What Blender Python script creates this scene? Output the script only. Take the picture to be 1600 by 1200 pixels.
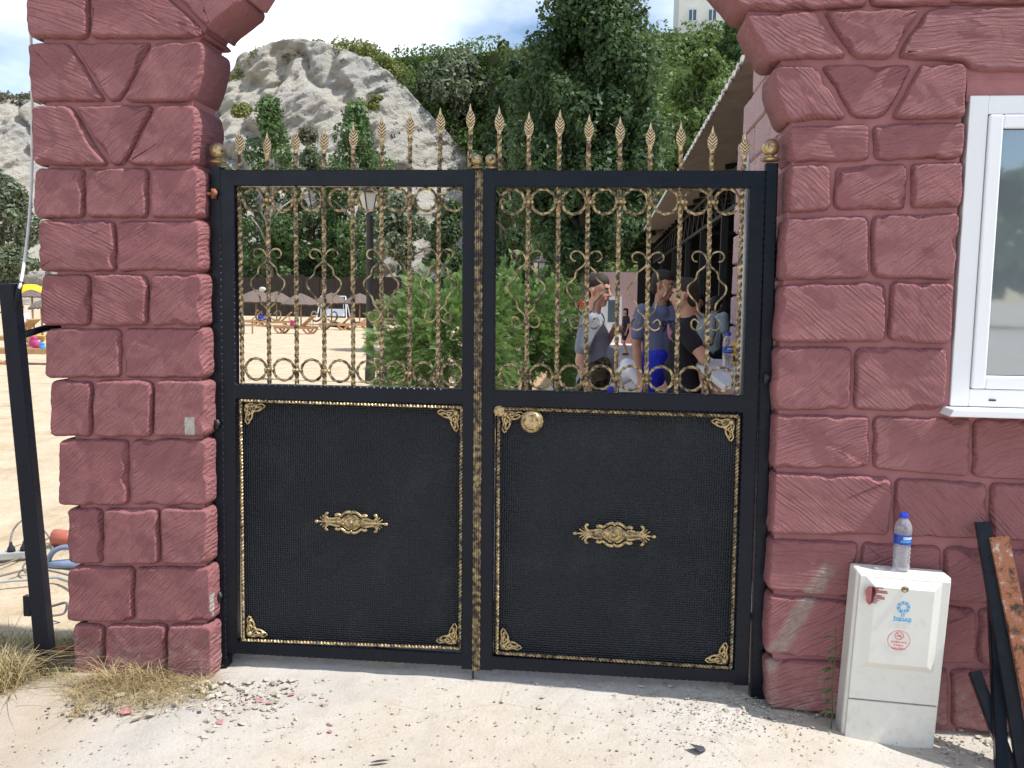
import bpy, bmesh, math, random
import numpy as np
from mathutils import Vector, Matrix, noise as mnoise
from mathutils.bvhtree import BVHTree

random.seed(7); RNG = np.random.default_rng(7)
rad = math.radians
scn = bpy.context.scene
for o in list(bpy.data.objects): bpy.data.objects.remove(o)
C = scn.collection

# ------------------------------------------------------------------ camera
FPX = 1385.0
CAM = Vector((0.514, -3.649, 1.65))
YAW, PITCH, ROLL = rad(5.95), rad(5.8), rad(0.88)
RC = Matrix.Rotation(YAW, 3, 'Z') @ Matrix.Rotation(math.pi/2 - PITCH, 3, 'X') @ Matrix.Rotation(ROLL, 3, 'Z')
cam = bpy.data.cameras.new('camera'); camo = bpy.data.objects.new('camera', cam); C.objects.link(camo)
cam.sensor_width = 36.0; cam.lens = FPX/1600*36; cam.clip_start = 0.05; cam.clip_end = 3000
camo.matrix_world = Matrix.Translation(CAM) @ RC.to_4x4()
scn.camera = camo

# ------------------------------------------------------------------ sky, sun, exposure
EL, AZ = rad(58), rad(5)          # the sun stands to the right, a little in front of the wall plane
SUN = Vector((math.cos(EL)*math.cos(AZ), -math.cos(EL)*math.sin(AZ), math.sin(EL)))
sl = bpy.data.lights.new('sun', 'SUN'); so = bpy.data.objects.new('sun', sl); C.objects.link(so)
sl.energy = 4.0; sl.angle = rad(0.55); sl.color = (1.0, 0.968, 0.925)
so.rotation_euler = SUN.to_track_quat('Z', 'Y').to_euler()
so.location = (8, -6, 12)
w = bpy.data.worlds.new('World'); scn.world = w; w.use_nodes = True
nt = w.node_tree; nt.nodes.clear()
wo = nt.nodes.new('ShaderNodeOutputWorld'); bg = nt.nodes.new('ShaderNodeBackground')
sky = nt.nodes.new('ShaderNodeTexSky'); sky.sky_type = 'NISHITA'; sky.sun_disc = False
sky.sun_elevation = EL; sky.sun_rotation = math.atan2(SUN.x, SUN.y); sky.air_density = 1.0; sky.dust_density = 0.3; sky.ozone_density = 1.3
tc = nt.nodes.new('ShaderNodeTexCoord'); mp = nt.nodes.new('ShaderNodeMapping'); mp.inputs['Scale'].default_value = (1.0, 1.0, 2.2)
mp.inputs['Location'].default_value = (7.2, 4.1, 2.2)
nz = nt.nodes.new('ShaderNodeTexNoise'); nz.inputs['Scale'].default_value = 1.4; nz.inputs['Detail'].default_value = 7; nz.inputs['Roughness'].default_value = 0.52
cr = nt.nodes.new('ShaderNodeValToRGB'); cr.color_ramp.elements[0].position = 0.47; cr.color_ramp.elements[1].position = 0.60
cr.color_ramp.elements[0].color = (0.0, 0.0, 0.0, 1); cr.color_ramp.elements[1].color = (0.93, 0.93, 0.93, 1)
mx = nt.nodes.new('ShaderNodeMixRGB'); mx.inputs[2].default_value = (10.0, 10.6, 11.6, 1)
L = nt.links.new
L(tc.outputs['Generated'], mp.inputs['Vector']); L(mp.outputs['Vector'], nz.inputs['Vector']); L(nz.outputs['Fac'], cr.inputs['Fac'])
L(cr.outputs['Color'], mx.inputs['Fac']); L(sky.outputs['Color'], mx.inputs[1]); L(mx.outputs['Color'], bg.inputs['Color'])
bg.inputs['Strength'].default_value = 0.115
L(bg.outputs['Background'], wo.inputs['Surface'])
vs = scn.view_settings; vs.view_transform = 'Standard'; vs.look = 'None'; vs.exposure = 0.58; vs.gamma = 1.0; vs.use_curve_mapping = False
scn.cycles.use_denoising = True; scn.cycles.max_bounces = 6; scn.cycles.transparent_max_bounces = 12
scn.cycles.caustics_reflective = False; scn.cycles.caustics_refractive = False

# ------------------------------------------------------------------ unprojection of photograph points onto real planes
def ray(px, py): return RC @ Vector(((px-800)/FPX, -(py-600)/FPX, -1.0))
def PY(px, py, Y):
    d = ray(px, py); return CAM + d*((Y-CAM.y)/d.y)
def PZ(px, py, Z):
    d = ray(px, py); return CAM + d*((Z-CAM.z)/d.z)
def PD(px, Y):                    # ground X at depth Y of an image column (at the horizon row)
    d = ray(px, 462); return CAM.x + d.x*((Y-CAM.y)/d.y)

YF, YB = -.11, .14                # front and back of the archway wall; the gate hangs at y = 0
# ------------------------------------------------------------------ materials
MATS = {}
class NT:
    def __init__(s, name):
        m = bpy.data.materials.new(name); m.use_nodes = True; s.m = m; s.t = m.node_tree; s.t.nodes.clear()
        s.out = s.n('ShaderNodeOutputMaterial'); s.b = s.n('ShaderNodeBsdfPrincipled'); s.l(s.b.outputs[0], s.out.inputs[0])
        MATS[name] = m
    def n(s, t, **kw):
        x = s.t.nodes.new(t)
        for k, v in kw.items(): setattr(x, k, v)
        return x
    def l(s, a, b): s.t.links.new(a, b)
    def val(s, sock, v):
        if hasattr(v, 'is_linked') or isinstance(v, bpy.types.NodeSocket): s.l(v, sock)
        else: sock.default_value = v
    def coord(s, kind='Object'): return s.n('ShaderNodeTexCoord').outputs[kind]
    def noise(s, vec, scale, detail=4, rough=.55, dist=0):
        x = s.n('ShaderNodeTexNoise'); x.inputs['Scale'].default_value = scale; x.inputs['Detail'].default_value = detail
        x.inputs['Roughness'].default_value = rough; x.inputs['Distortion'].default_value = dist; s.l(vec, x.inputs['Vector']); return x.outputs['Fac']
    def vor(s, vec, scale, feature='F1', out='Distance', rnd=1.0):
        x = s.n('ShaderNodeTexVoronoi', feature=feature); x.inputs['Scale'].default_value = scale; x.inputs['Randomness'].default_value = rnd
        s.l(vec, x.inputs['Vector']); return x.outputs[out]
    def ramp(s, fac, stops):
        x = s.n('ShaderNodeValToRGB'); e = x.color_ramp.elements
        while len(e) < len(stops): e.new(0.5)
        for i, (p, c) in enumerate(stops): e[i].position = p; e[i].color = (c if len(c) == 4 else (*c, 1)) if hasattr(c, '__len__') else (c, c, c, 1)
        s.l(fac, x.inputs[0]); return x.outputs[0]
    def mix(s, f, a, b, typ='MIX'):
        x = s.n('ShaderNodeMixRGB', blend_type=typ)
        for k, v in zip((0, 1, 2), (f, a, b)):
            if isinstance(v, bpy.types.NodeSocket): s.l(v, x.inputs[k])
            elif k == 0: x.inputs[0].default_value = v
            else: x.inputs[k].default_value = (*v, 1) if len(v) == 3 else v
        return x.outputs[0]
    def math(s, op, a, b=0.0, c=None, clamp=False):
        x = s.n('ShaderNodeMath', operation=op, use_clamp=clamp)
        for k, v in enumerate((a, b) if c is None else (a, b, c)): s.val(x.inputs[k], v)
        return x.outputs[0]
    def bump(s, h, strength=.5, dist=.01, normal=None):
        x = s.n('ShaderNodeBump'); x.inputs['Strength'].default_value = strength; x.inputs['Distance'].default_value = dist
        s.l(h, x.inputs['Height'])
        if normal: s.l(normal, x.inputs['Normal'])
        return x.outputs[0]
    def set(s, color=None, rough=None, metal=None, normal=None, spec=None):
        b = s.b.inputs
        if color is not None:
            if isinstance(color, bpy.types.NodeSocket): s.l(color, b['Base Color'])
            else: b['Base Color'].default_value = (*color, 1)
        if rough is not None: s.val(b['Roughness'], rough)
        if metal is not None: s.val(b['Metallic'], metal)
        if spec is not None: b['Specular IOR Level'].default_value = spec
        if normal is not None: s.l(normal, b['Normal'])
        return s.m

def simple(name, col, rough=.6, metal=0, var=.12, scale=14, bump=0, bscale=60, spec=.5):
    t = NT(name); v = t.coord(); n = t.noise(v, scale, 5)
    c = t.ramp(n, [(.25, tuple(x*(1-var) for x in col)), (.75, tuple(min(1, x*(1+var)) for x in col))])
    nn = t.bump(t.noise(v, bscale, 5), bump, .004) if bump else None
    return t.set(c, rough, metal, nn, spec)

def rose_mat(name, base):
    t = NT(name); v = t.coord(); info = t.n('ShaderNodeObjectInfo')
    at = t.n('ShaderNodeAttribute', attribute_type='OBJECT', attribute_name='ang')
    ro = t.n('ShaderNodeVectorRotate', rotation_type='AXIS_ANGLE'); ro.inputs['Axis'].default_value = (0, 1, 0)
    t.l(v, ro.inputs['Vector']); t.l(at.outputs['Fac'], ro.inputs['Angle'])
    off = t.n('ShaderNodeVectorMath', operation='ADD'); t.l(ro.outputs[0], off.inputs[0])
    cmb = t.n('ShaderNodeCombineXYZ'); t.l(t.math('MULTIPLY', info.outputs['Random'], 37.0), cmb.inputs[0]); t.l(t.math('MULTIPLY', info.outputs['Random'], 91.0), cmb.inputs[2]); t.l(cmb.outputs[0], off.inputs[1])
    rv = off.outputs[0]
    lo = t.noise(rv, 3.2, 2, .5)                                     # bends the strokes
    cb = t.n('ShaderNodeCombineXYZ'); t.l(t.math('MULTIPLY', lo, .07), cb.inputs[2])
    bend = t.n('ShaderNodeVectorMath', operation='ADD'); t.l(rv, bend.inputs[0]); t.l(cb.outputs[0], bend.inputs[1])
    stm = t.n('ShaderNodeMapping'); stm.inputs['Scale'].default_value = (7, 24, 88); t.l(bend.outputs[0], stm.inputs[0])
    stn = t.noise(stm.outputs[0], 1.0, 2.0, .5, .0)
    wv = t.n('ShaderNodeTexWave', wave_type='BANDS', bands_direction='Z', wave_profile='SIN')
    wv.inputs['Scale'].default_value = 21; wv.inputs['Distortion'].default_value = 2.2; wv.inputs['Detail'].default_value = 2.0; wv.inputs['Detail Scale'].default_value = 2.0; wv.inputs['Detail Roughness'].default_value = .6
    t.l(bend.outputs[0], wv.inputs['Vector'])
    mask = t.ramp(t.noise(rv, 6.5, 4), [(.32, .30), (.52, 1.0)])
    groove = t.math('ADD', t.math('MULTIPLY', t.ramp(stn, [(.36, 0.0), (.62, 1.0)]), .75), t.math('MULTIPLY', wv.outputs['Fac'], .33))
    groove = t.math('MULTIPLY', groove, mask)
    fine = t.noise(v, 130, 6, .75); mid = t.noise(v, 24, 5, .6)
    pit = t.ramp(t.vor(v, 60), [(.0, 0.0), (.16, 1.0)])
    h = t.math('ADD', t.math('MULTIPLY', groove, .78), t.math('ADD', t.math('MULTIPLY', fine, .80), t.math('MULTIPLY', mid, .30)))
    h = t.math('ADD', h, t.math('MULTIPLY', pit, .16))
    nb = t.bump(h, 1.0, .0120)
    c = t.ramp(t.noise(v, 5, 6, .7), [(.28, tuple(x*.91 for x in base)), (.72, tuple(x*1.09 for x in base))])
    c = t.mix(t.ramp(t.noise(v, 210, 3, .7), [(.40, .25), (.58, 0.0)]), c, tuple(x*.65 for x in base))
    c = t.mix(t.math('MULTIPLY', info.outputs['Random'], .15), c, (.36, .19, .175))
    c = t.mix(t.ramp(fine, [(.52, 0.0), (.75, .22)]), c, (.50, .27, .27))
    c = t.mix(t.ramp(t.noise(v, 2.3, 6, .7), [(.54, 0.0), (.78, .28)]), c, (.46, .27, .26))       # chalky wear
    # splash of dry dust at the foot and the wide scrape beside the meter box
    geo = t.n('ShaderNodeNewGeometry'); sp = t.n('ShaderNodeSeparateXYZ'); t.l(geo.outputs['Position'], sp.inputs[0])
    n2 = t.noise(geo.outputs['Position'], 16, 6, .75)
    foot = t.math('MULTIPLY', t.ramp(sp.outputs['Z'], [(.0, 1.0), (.20, 0.0)]), t.ramp(n2, [(.45, 0.0), (.68, .8)]))
    c = t.mix(foot, c, (.50, .40, .34))
    gr = t.ramp(t.noise(v, 40, 5, .7), [(.36, .25), (.55, .9)])
    for (pa, pb, hw, col, sh_) in (((1296,885),(1196,1045),.032,(.40,.32,.27),0), ((297,652),(297,681),.022,(.52,.48,.41),1), ((334,790),(333,905),.010,(.50,.46,.39),1), ((330,930),(333,966),.011,(.46,.40,.36),1)):
        A = PY(*pa, YF); B = PY(*pb, YF); dx, dz = B.x-A.x, B.z-A.z; ln = math.hypot(dx, dz); tx, tz = dx/ln, dz/ln
        rx_ = t.math('SUBTRACT', sp.outputs['X'], A.x); rz_ = t.math('SUBTRACT', sp.outputs['Z'], A.z)
        al = t.math('ADD', t.math('MULTIPLY', rx_, tx), t.math('MULTIPLY', rz_, tz)); pe = t.math('ABSOLUTE', t.math('ADD', t.math('MULTIPLY', rx_, -tz), t.math('MULTIPLY', rz_, tx)))
        pe = t.math('ADD', pe, t.math('MULTIPLY', t.math('SUBTRACT', n2, .5), hw*1.5))
        def ss(x, lo_, hi_):
            mr = t.n('ShaderNodeMapRange', interpolation_type='SMOOTHSTEP'); t.l(x, mr.inputs[0]); mr.inputs[1].default_value = lo_; mr.inputs[2].default_value = hi_; return mr.outputs[0]
        al2 = t.math('ADD', al, t.math('MULTIPLY', t.math('SUBTRACT', n2, .5), hw*2)); e_ = .004 if sh_ else .03
        band = t.math('MULTIPLY', ss(pe, hw*(1.1 if sh_ else 1.5), hw*(.9 if sh_ else .5)), t.math('MULTIPLY', ss(al2, -e_, e_), ss(al2, ln+e_, ln-e_)))
        band = t.math('MULTIPLY', band, t.math('LESS_THAN', sp.outputs['Y'], YF+.03))
        c = t.mix(band if sh_ else t.math('MULTIPLY', band, gr), c, col)
    return t.set(c, t.ramp(mid, [(.3, .62), (.7, .82)]), 0, nb, .3)
rose_mat('rose_paint', (.350, .136, .142))
rose_mat('rose_pale', (.66, .46, .465))
simple('rose_joint', (.345, .145, .148), .8, var=.15, bump=.5, bscale=45)

t = NT('black_paint'); v = t.coord(); n = t.noise(v, 3, 6, .65)
c = t.ramp(n, [(.3, (.004, .0065, .012)), (.7, (.008, .011, .018))])
c = t.mix(t.ramp(t.noise(v, 45, 6, .75), [(.64, 0.0), (.80, .25)]), c, (.07, .07, .07))
t.set(c, t.ramp(t.noise(v, 20, 4), [(.3, .24), (.7, .40)]), 0, t.bump(t.noise(v, 70, 4), .2, .002), .22)

t = NT('black_embossed'); v = t.coord()
vo = t.vor(v, 100, 'F1', 'Distance', .3); c = t.ramp(t.noise(v, 2.5, 5), [(.3, (.004, .0065, .010)), (.7, (.009, .012, .017))])
dust = t.ramp(t.noise(v, 5, 7, .7), [(.52, 0.0), (.8, .12)]); c = t.mix(dust, c, (.10, .11, .12))
t.set(c, t.ramp(t.noise(v, 6, 5), [(.3, .28), (.7, .42)]), 0, t.bump(t.ramp(vo, [(.0, 1.0), (.55, 0.0)]), 1.0, .0042), .32)

def gold(name, scale, lo, hi):
    t = NT(name); v = t.coord(); n = t.noise(v, scale, 5, .7)
    f = t.ramp(n, [(lo, 0.0), (hi, 1.0)])
    c = t.mix(f, (.028, .019, .013), (.56, .42, .215)); 
    t.set(c, t.ramp(n, [(.3, .50), (.7, .30)]), t.math('MULTIPLY', f, .8), t.bump(t.noise(v, 140, 3), .3, .001), .5)
gold('gold_patina', 60, .42, .60); gold('gold_solid', 60, .34, .54); gold('gold_ring', 34, .40, .62); gold('gold_strip', 40, .45, .72)
t = NT('gold_leafy'); v = t.coord(); n = t.noise(v, 60, 4, .6); at = t.n('ShaderNodeAttribute', attribute_name='pat'); f = t.math('MULTIPLY', t.ramp(n, [(.30, .45), (.5, 1.0)]), t.ramp(at.outputs['Fac'], [(.25, .05), (.6, 1.0)]))
t.set(t.mix(f, (.04, .027, .018), (.70, .54, .31)), .42, t.math('MULTIPLY', f, .8), None, .5)

simple('white_pvc', (.80, .81, .82), .32, var=.02, scale=3)
t = NT('box_plastic'); v = t.coord(); n = t.noise(v, 5, 6, .7)
c = t.ramp(n, [(.3, (.66, .645, .58)), (.7, (.71, .70, .645))]); c = t.mix(t.ramp(t.noise(v, 18, 7, .75), [(.54, 0.0), (.76, .40)]), c, (.46, .40, .31))
geo = t.n('ShaderNodeNewGeometry'); sp = t.n('ShaderNodeSeparateXYZ'); t.l(geo.outputs['Position'], sp.inputs[0]); c = t.mix(t.math('MULTIPLY', t.ramp(sp.outputs['Z'], [(.0, 1.0), (.16, 0.0)]), t.ramp(t.noise(v, 25, 6, .75), [(.48, 0.0), (.72, .5)])), c, (.46, .39, .30))
t.set(c, .5, 0, t.bump(t.noise(v, 120, 3), .1, .001), .45)
simple('blue_print', (.05, .38, .72), .5, var=.05); simple('red_print', (.70, .035, .05), .5, var=.05); simple('smear_paint', (.33, .10, .10), .6, var=.3, scale=60)
simple('dark_seam', (.03, .03, .03), .7); simple('brass_lock', (.30, .22, .12), .5, .5)

t = NT('window_glass'); v = t.coord()
t.set((.17, .195, .21), .05, 0, None, .5)
gl = t.n('ShaderNodeBsdfGlossy'); gl.inputs['Roughness'].default_value = .03; gl.inputs['Color'].default_value = (.86, .92, .95, 1)
ms = t.n('ShaderNodeMixShader'); ms.inputs[0].default_value = .30; t.l(t.b.outputs[0], ms.inputs[1]); t.l(gl.outputs[0], ms.inputs[2]); t.l(ms.outputs[0], t.out.inputs[0])

for nm, tr_, col in (('bottle_plastic', .80, (.93, .94, .97, 1)), ('water', .88, (.93, .95, .97, 1))):
    t = NT(nm); g1 = t.n('ShaderNodeBsdfTransparent'); g1.inputs[0].default_value = col; g2 = t.n('ShaderNodeBsdfGlossy'); g2.inputs['Roughness'].default_value = .06
    t.b.inputs['Base Color'].default_value = (.80, .80, .84, 1); m1 = t.n('ShaderNodeMixShader'); m1.inputs[0].default_value = .45; t.l(t.b.outputs[0], m1.inputs[1]); t.l(g2.outputs[0], m1.inputs[2])
    fr = t.n('ShaderNodeLayerWeight'); fr.inputs[0].default_value = .35; ff = t.math('MULTIPLY_ADD', fr.outputs['Facing'], .5, 1-tr_, clamp=True)
    m2 = t.n('ShaderNodeMixShader'); t.l(ff, m2.inputs[0]); t.l(g1.outputs[0], m2.inputs[1]); t.l(m1.outputs[0], m2.inputs[2]); t.l(m2.outputs[0], t.out.inputs[0])
simple('blue_cap', (.01, .05, .55), .35, var=.03); simple('label_blue', (.012, .06, .33), .35, var=.25, scale=30); simple('label_sky', (.05, .30, .75), .35, var=.1); simple('white_print', (.85, .86, .88), .4, var=.01)

# ground: dusty concrete in front of the gate, beach sand behind it
t = NT('ground_mix'); geo = t.n('ShaderNodeNewGeometry'); v = geo.outputs['Position']
n1 = t.noise(v, 1.3, 6, .6); n2 = t.noise(v, 9, 6, .65); n3 = t.noise(v, 70, 5, .7); n4 = t.noise(v, 230, 3, .7)
conc = t.ramp(n1, [(.30, (.45, .42, .38)), (.52, (.56, .53, .485)), (.72, (.63, .605, .56))])
conc = t.mix(t.ramp(n2, [(.50, 0.0), (.72, .55)]), conc, (.40, .345, .275))
spk = t.ramp(t.vor(v, 95), [(.05, .75), (.13, 0.0)]); conc = t.mix(t.math('MULTIPLY', spk, t.ramp(n2, [(.4, .1), (.62, .9)])), conc, (.16, .14, .125))
conc = t.mix(t.ramp(n4, [(.42, .30), (.62, 0.0)]), conc, (.30, .26, .21))
crk = t.ramp(t.vor(v, 1.6, 'DISTANCE_TO_EDGE'), [(.0, .35), (.010, 0.0)]); conc = t.mix(t.math('MULTIPLY', crk, t.ramp(n1, [(.45, 0.0), (.6, 1.0)])), conc, (.24, .20, .16))
tan = t.ramp(t.noise(v, .55, 4), [(.45, 0.0), (.62, .4)]); conc = t.mix(tan, conc, (.45, .36, .25))
sand = t.ramp(t.noise(v, 2.2, 7, .65), [(.30, (.40, .31, .20)), (.50, (.51, .41, .285)), (.70, (.57, .475, .345))])
sand = t.mix(t.ramp(t.noise(v, 17, 5, .7), [(.55, 0.0), (.78, .5)]), sand, (.27, .18, .10))
sand = t.mix(t.ramp(t.vor(v, 26), [(.04, .8), (.10, 0.0)]), sand, (.16, .10, .06))
sp = t.n('ShaderNodeSeparateXYZ'); t.l(v, sp.inputs[0])
edge = t.math('ADD', sp.outputs['Y'], t.math('MULTIPLY', n1, .5))
f = t.ramp(t.math('MULTIPLY_ADD', edge, 1.0, -.25), [(.0, 0.0), (.22, 1.0)])
earth = t.math('MULTIPLY', t.ramp(t.math('MULTIPLY_ADD', t.math('ADD', sp.outputs['X'], t.math('MULTIPLY', n2, .5)), -1.0, -.95), [(.0, 0.0), (.35, 1.0)]),
               t.ramp(t.math('ADD', sp.outputs['Y'], t.math('MULTIPLY', n2, .4)), [(.0, 1.0), (.9, 1.0)]))
conc = t.mix(t.math('MULTIPLY', earth, .55), conc, (.34, .255, .16))
h = t.math('ADD', t.math('MULTIPLY', n3, .5), t.math('ADD', t.math('MULTIPLY', n4, .25), t.math('MULTIPLY', n2, .9)))
foot = t.math('MULTIPLY', t.math('ADD', t.noise(v, 2.6, 4, .6), t.math('MULTIPLY', t.vor(v, 2.2, 'SMOOTH_F1'), .6)), f)
t.set(t.mix(f, conc, sand), .92, 0, t.bump(foot, .8, .10, t.bump(h, .9, .012)), .15)
simple('walk_concrete', (.58, .52, .475), .85, var=.14, scale=3, bump=.4, bscale=50)
simple('kerb_stone', (.47, .42, .34), .85, var=.2, scale=7, bump=.5, bscale=30)
simple('bed_soil', (.36, .235, .12), .95, var=.35, scale=5, bump=.8, bscale=25)

t = NT('limestone'); v = t.coord(); st = t.n('ShaderNodeMapping'); st.inputs['Scale'].default_value = (1, 1, 1.6); st.inputs['Rotation'].default_value = (0, rad(28), 0); t.l(v, st.inputs[0]); u = st.outputs[0]
n1 = t.noise(u, .10, 8, .68); n2 = t.noise(u, .5, 8, .72, .6); n3 = t.noise(u, 1.6, 9, .78)
c = t.ramp(n1, [(.30, (.54, .51, .45)), (.46, (.66, .61, .51)), (.58, (.56, .545, .51)), (.72, (.70, .66, .58))])
c = t.mix(t.ramp(n2, [(.40, .55), (.52, 0.0)]), c, (.46, .45, .42)); c = t.mix(t.ramp(n3, [(.54, 0.0), (.70, .45)]), c, (.70, .67, .61))
c = t.mix(t.ramp(t.noise(u, 5, 5, .8), [(.36, .50), (.48, 0.0)]), c, (.48, .465, .43))
h = t.math('ADD', n2, t.math('MULTIPLY', n3, .8)); t.set(c, .95, 0, t.bump(h, 1.0, 1.0), .1)
t = NT('hill_scrub'); v = t.coord(); n = t.noise(v, .16, 8, .7)
t.set(t.ramp(n, [(.3, (.028, .05, .018)), (.5, (.06, .085, .03)), (.68, (.11, .10, .05))]), .95, 0, t.bump(t.noise(v, .7, 6, .7), 1.0, .8), .05)

def leafm(name, a, b_, trans=.25, rough=.55):
    t = NT(name); at = t.n('ShaderNodeAttribute', attribute_name='rnd'); c = t.ramp(at.outputs['Fac'], [(.0, a), (1.0, b_)])
    t.set(c, rough, 0, None, .35)
    tr = t.n('ShaderNodeBsdfTranslucent'); t.l(t.mix(.5, c, (.20, .28, .05)), tr.inputs[0]); ms = t.n('ShaderNodeMixShader'); ms.inputs[0].default_value = trans
    t.l(t.b.outputs[0], ms.inputs[1]); t.l(tr.outputs[0], ms.inputs[2]); t.l(ms.outputs[0], t.out.inputs[0])
leafm('leaf_poplar', (.055, .110, .038), (.14, .22, .085), .32); leafm('leaf_dark', (.028, .056, .022), (.075, .12, .05), .25)
leafm('leaf_tall', (.030, .064, .026), (.085, .145, .062), .28); leafm('leaf_olive', (.105, .135, .08), (.21, .24, .16), .3); leafm('leaf_bright', (.055, .105, .026), (.14, .21, .06), .3)
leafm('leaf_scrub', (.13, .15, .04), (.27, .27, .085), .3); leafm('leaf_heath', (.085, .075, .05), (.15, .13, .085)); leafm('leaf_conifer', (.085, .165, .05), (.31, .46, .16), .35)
leafm('leaf_weed', (.07, .12, .04), (.16, .22, .10)); leafm('straw', (.30, .21, .095), (.56, .45, .26), .25, .7); leafm('straw_green', (.16, .17, .07), (.40, .36, .18), .25, .7)
simple('bark', (.17, .14, .11), .9, var=.3, scale=6, bump=.8, bscale=20); simple('bark_pale', (.36, .33, .27), .9, var=.25, scale=5, bump=.5)
simple('thatch', (.14, .105, .088), .95, var=.45, scale=22, bump=1.0, bscale=40); simple('lounger_wood', (.38, .215, .10), .6, var=.2, scale=9)
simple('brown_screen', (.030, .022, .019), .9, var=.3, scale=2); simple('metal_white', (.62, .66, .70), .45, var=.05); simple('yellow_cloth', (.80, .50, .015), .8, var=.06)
simple('pink_cloth', (.50, .06, .20), .8, var=.2); simple('faded_pink', (.60, .28, .36), .9, var=.3); simple('blue_cloth', (.02, .06, .45), .8); simple('dark_cloth', (.02, .02, .03), .9); simple('cushion', (.55, .45, .33), .9)
simple('roof_sheet', (.44, .37, .31), .75, var=.2, scale=4); simple('roof_edge', (.72, .71, .68), .5, var=.08); simple('steel_dark', (.014, .015, .018), .45, var=.2)
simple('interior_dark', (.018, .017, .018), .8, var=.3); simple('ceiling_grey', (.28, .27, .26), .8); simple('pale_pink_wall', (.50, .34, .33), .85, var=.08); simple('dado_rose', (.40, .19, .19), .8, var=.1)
simple('white_slab', (.72, .73, .72), .4, var=.05); simple('house_white', (.70, .69, .63), .8, var=.05, scale=.6); simple('house_glass', (.10, .13, .16), .15)
simple('lamp_glass', (.50, .50, .46), .3, var=.02); simple('rust', (.25, .095, .04), .8, var=.6, scale=35, bump=.7)
t = NT('rusty_paint'); v = t.coord(); n = t.noise(v, 20, 8, .78)
c = t.ramp(n, [(.36, (.014, .012, .012)), (.43, (.12, .055, .035)), (.50, (.34, .13, .045)), (.55, (.25, .085, .06)), (.63, (.52, .42, .31)), (.70, (.05, .045, .04))])
t.set(c, .65, 0, t.bump(n, .8, .004), .4)
simple('pole_paint', (.66, .64, .60), .55, var=.1); simple('cable_grey', (.17, .155, .14), .6); simple('strip_grey', (.36, .38, .36), .5); simple('tool_blue', (.18, .24, .36), .4); simple('tool_orange', (.42, .12, .08), .45)
simple('plaster_bare', (.60, .56, .49), .95, var=.15, scale=30, bump=.7); simple('chip_pale', (.43, .385, .315), .95, var=.2, scale=20, bump=.5); simple('chip_pink', (.40, .18, .18), .85, var=.15, scale=30); simple('chip_dark', (.05, .05, .06), .6)
simple('skin', (.56, .31, .215), .55, var=.08, scale=9); simple('skin_tan', (.46, .24, .155), .55, var=.08, scale=9); simple('hair', (.022, .015, .011), .75, var=.4, scale=50, bump=.8, bscale=160)
simple('shirt_grey', (.22, .245, .29), .9, var=.12, scale=7, bump=1.0, bscale=16); simple('shirt_slate', (.13, .155, .26), .9, var=.12, scale=7, bump=.25, bscale=9); simple('shirt_black', (.013, .014, .019), .9, var=.2, scale=8, bump=.25, bscale=9)
simple('shorts_blue', (.012, .03, .55), .7, var=.12, scale=6, bump=.3, bscale=8); simple('shirt_white', (.72, .73, .74), .9, var=.04); simple('cap_red', (.55, .03, .03), .8); simple('print_dark', (.035, .04, .075), .9); simple('eye_white', (.7, .68, .64), .3); simple('eye_dark', (.02, .015, .012), .3); simple('lip', (.36, .13, .10), .5)
simple('shirt_pale', (.30, .37, .40), .9); simple('shoe', (.05, .045, .04), .7)
t = NT('camo'); v = t.coord(); a = t.noise(v, 11, 3, .6); b2 = t.noise(v, 16, 3, .6)
c = t.ramp(a, [(.40, (.045, .05, .03)), (.46, (.13, .115, .075)), (.56, (.075, .08, .045))]); c = t.mix(t.ramp(b2, [(.52, 0.0), (.55, 1.0)]), c, (.018, .018, .014)); t.set(c, .9, 0, t.bump(t.noise(v, 9, 3), .4, .02), .2)

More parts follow.
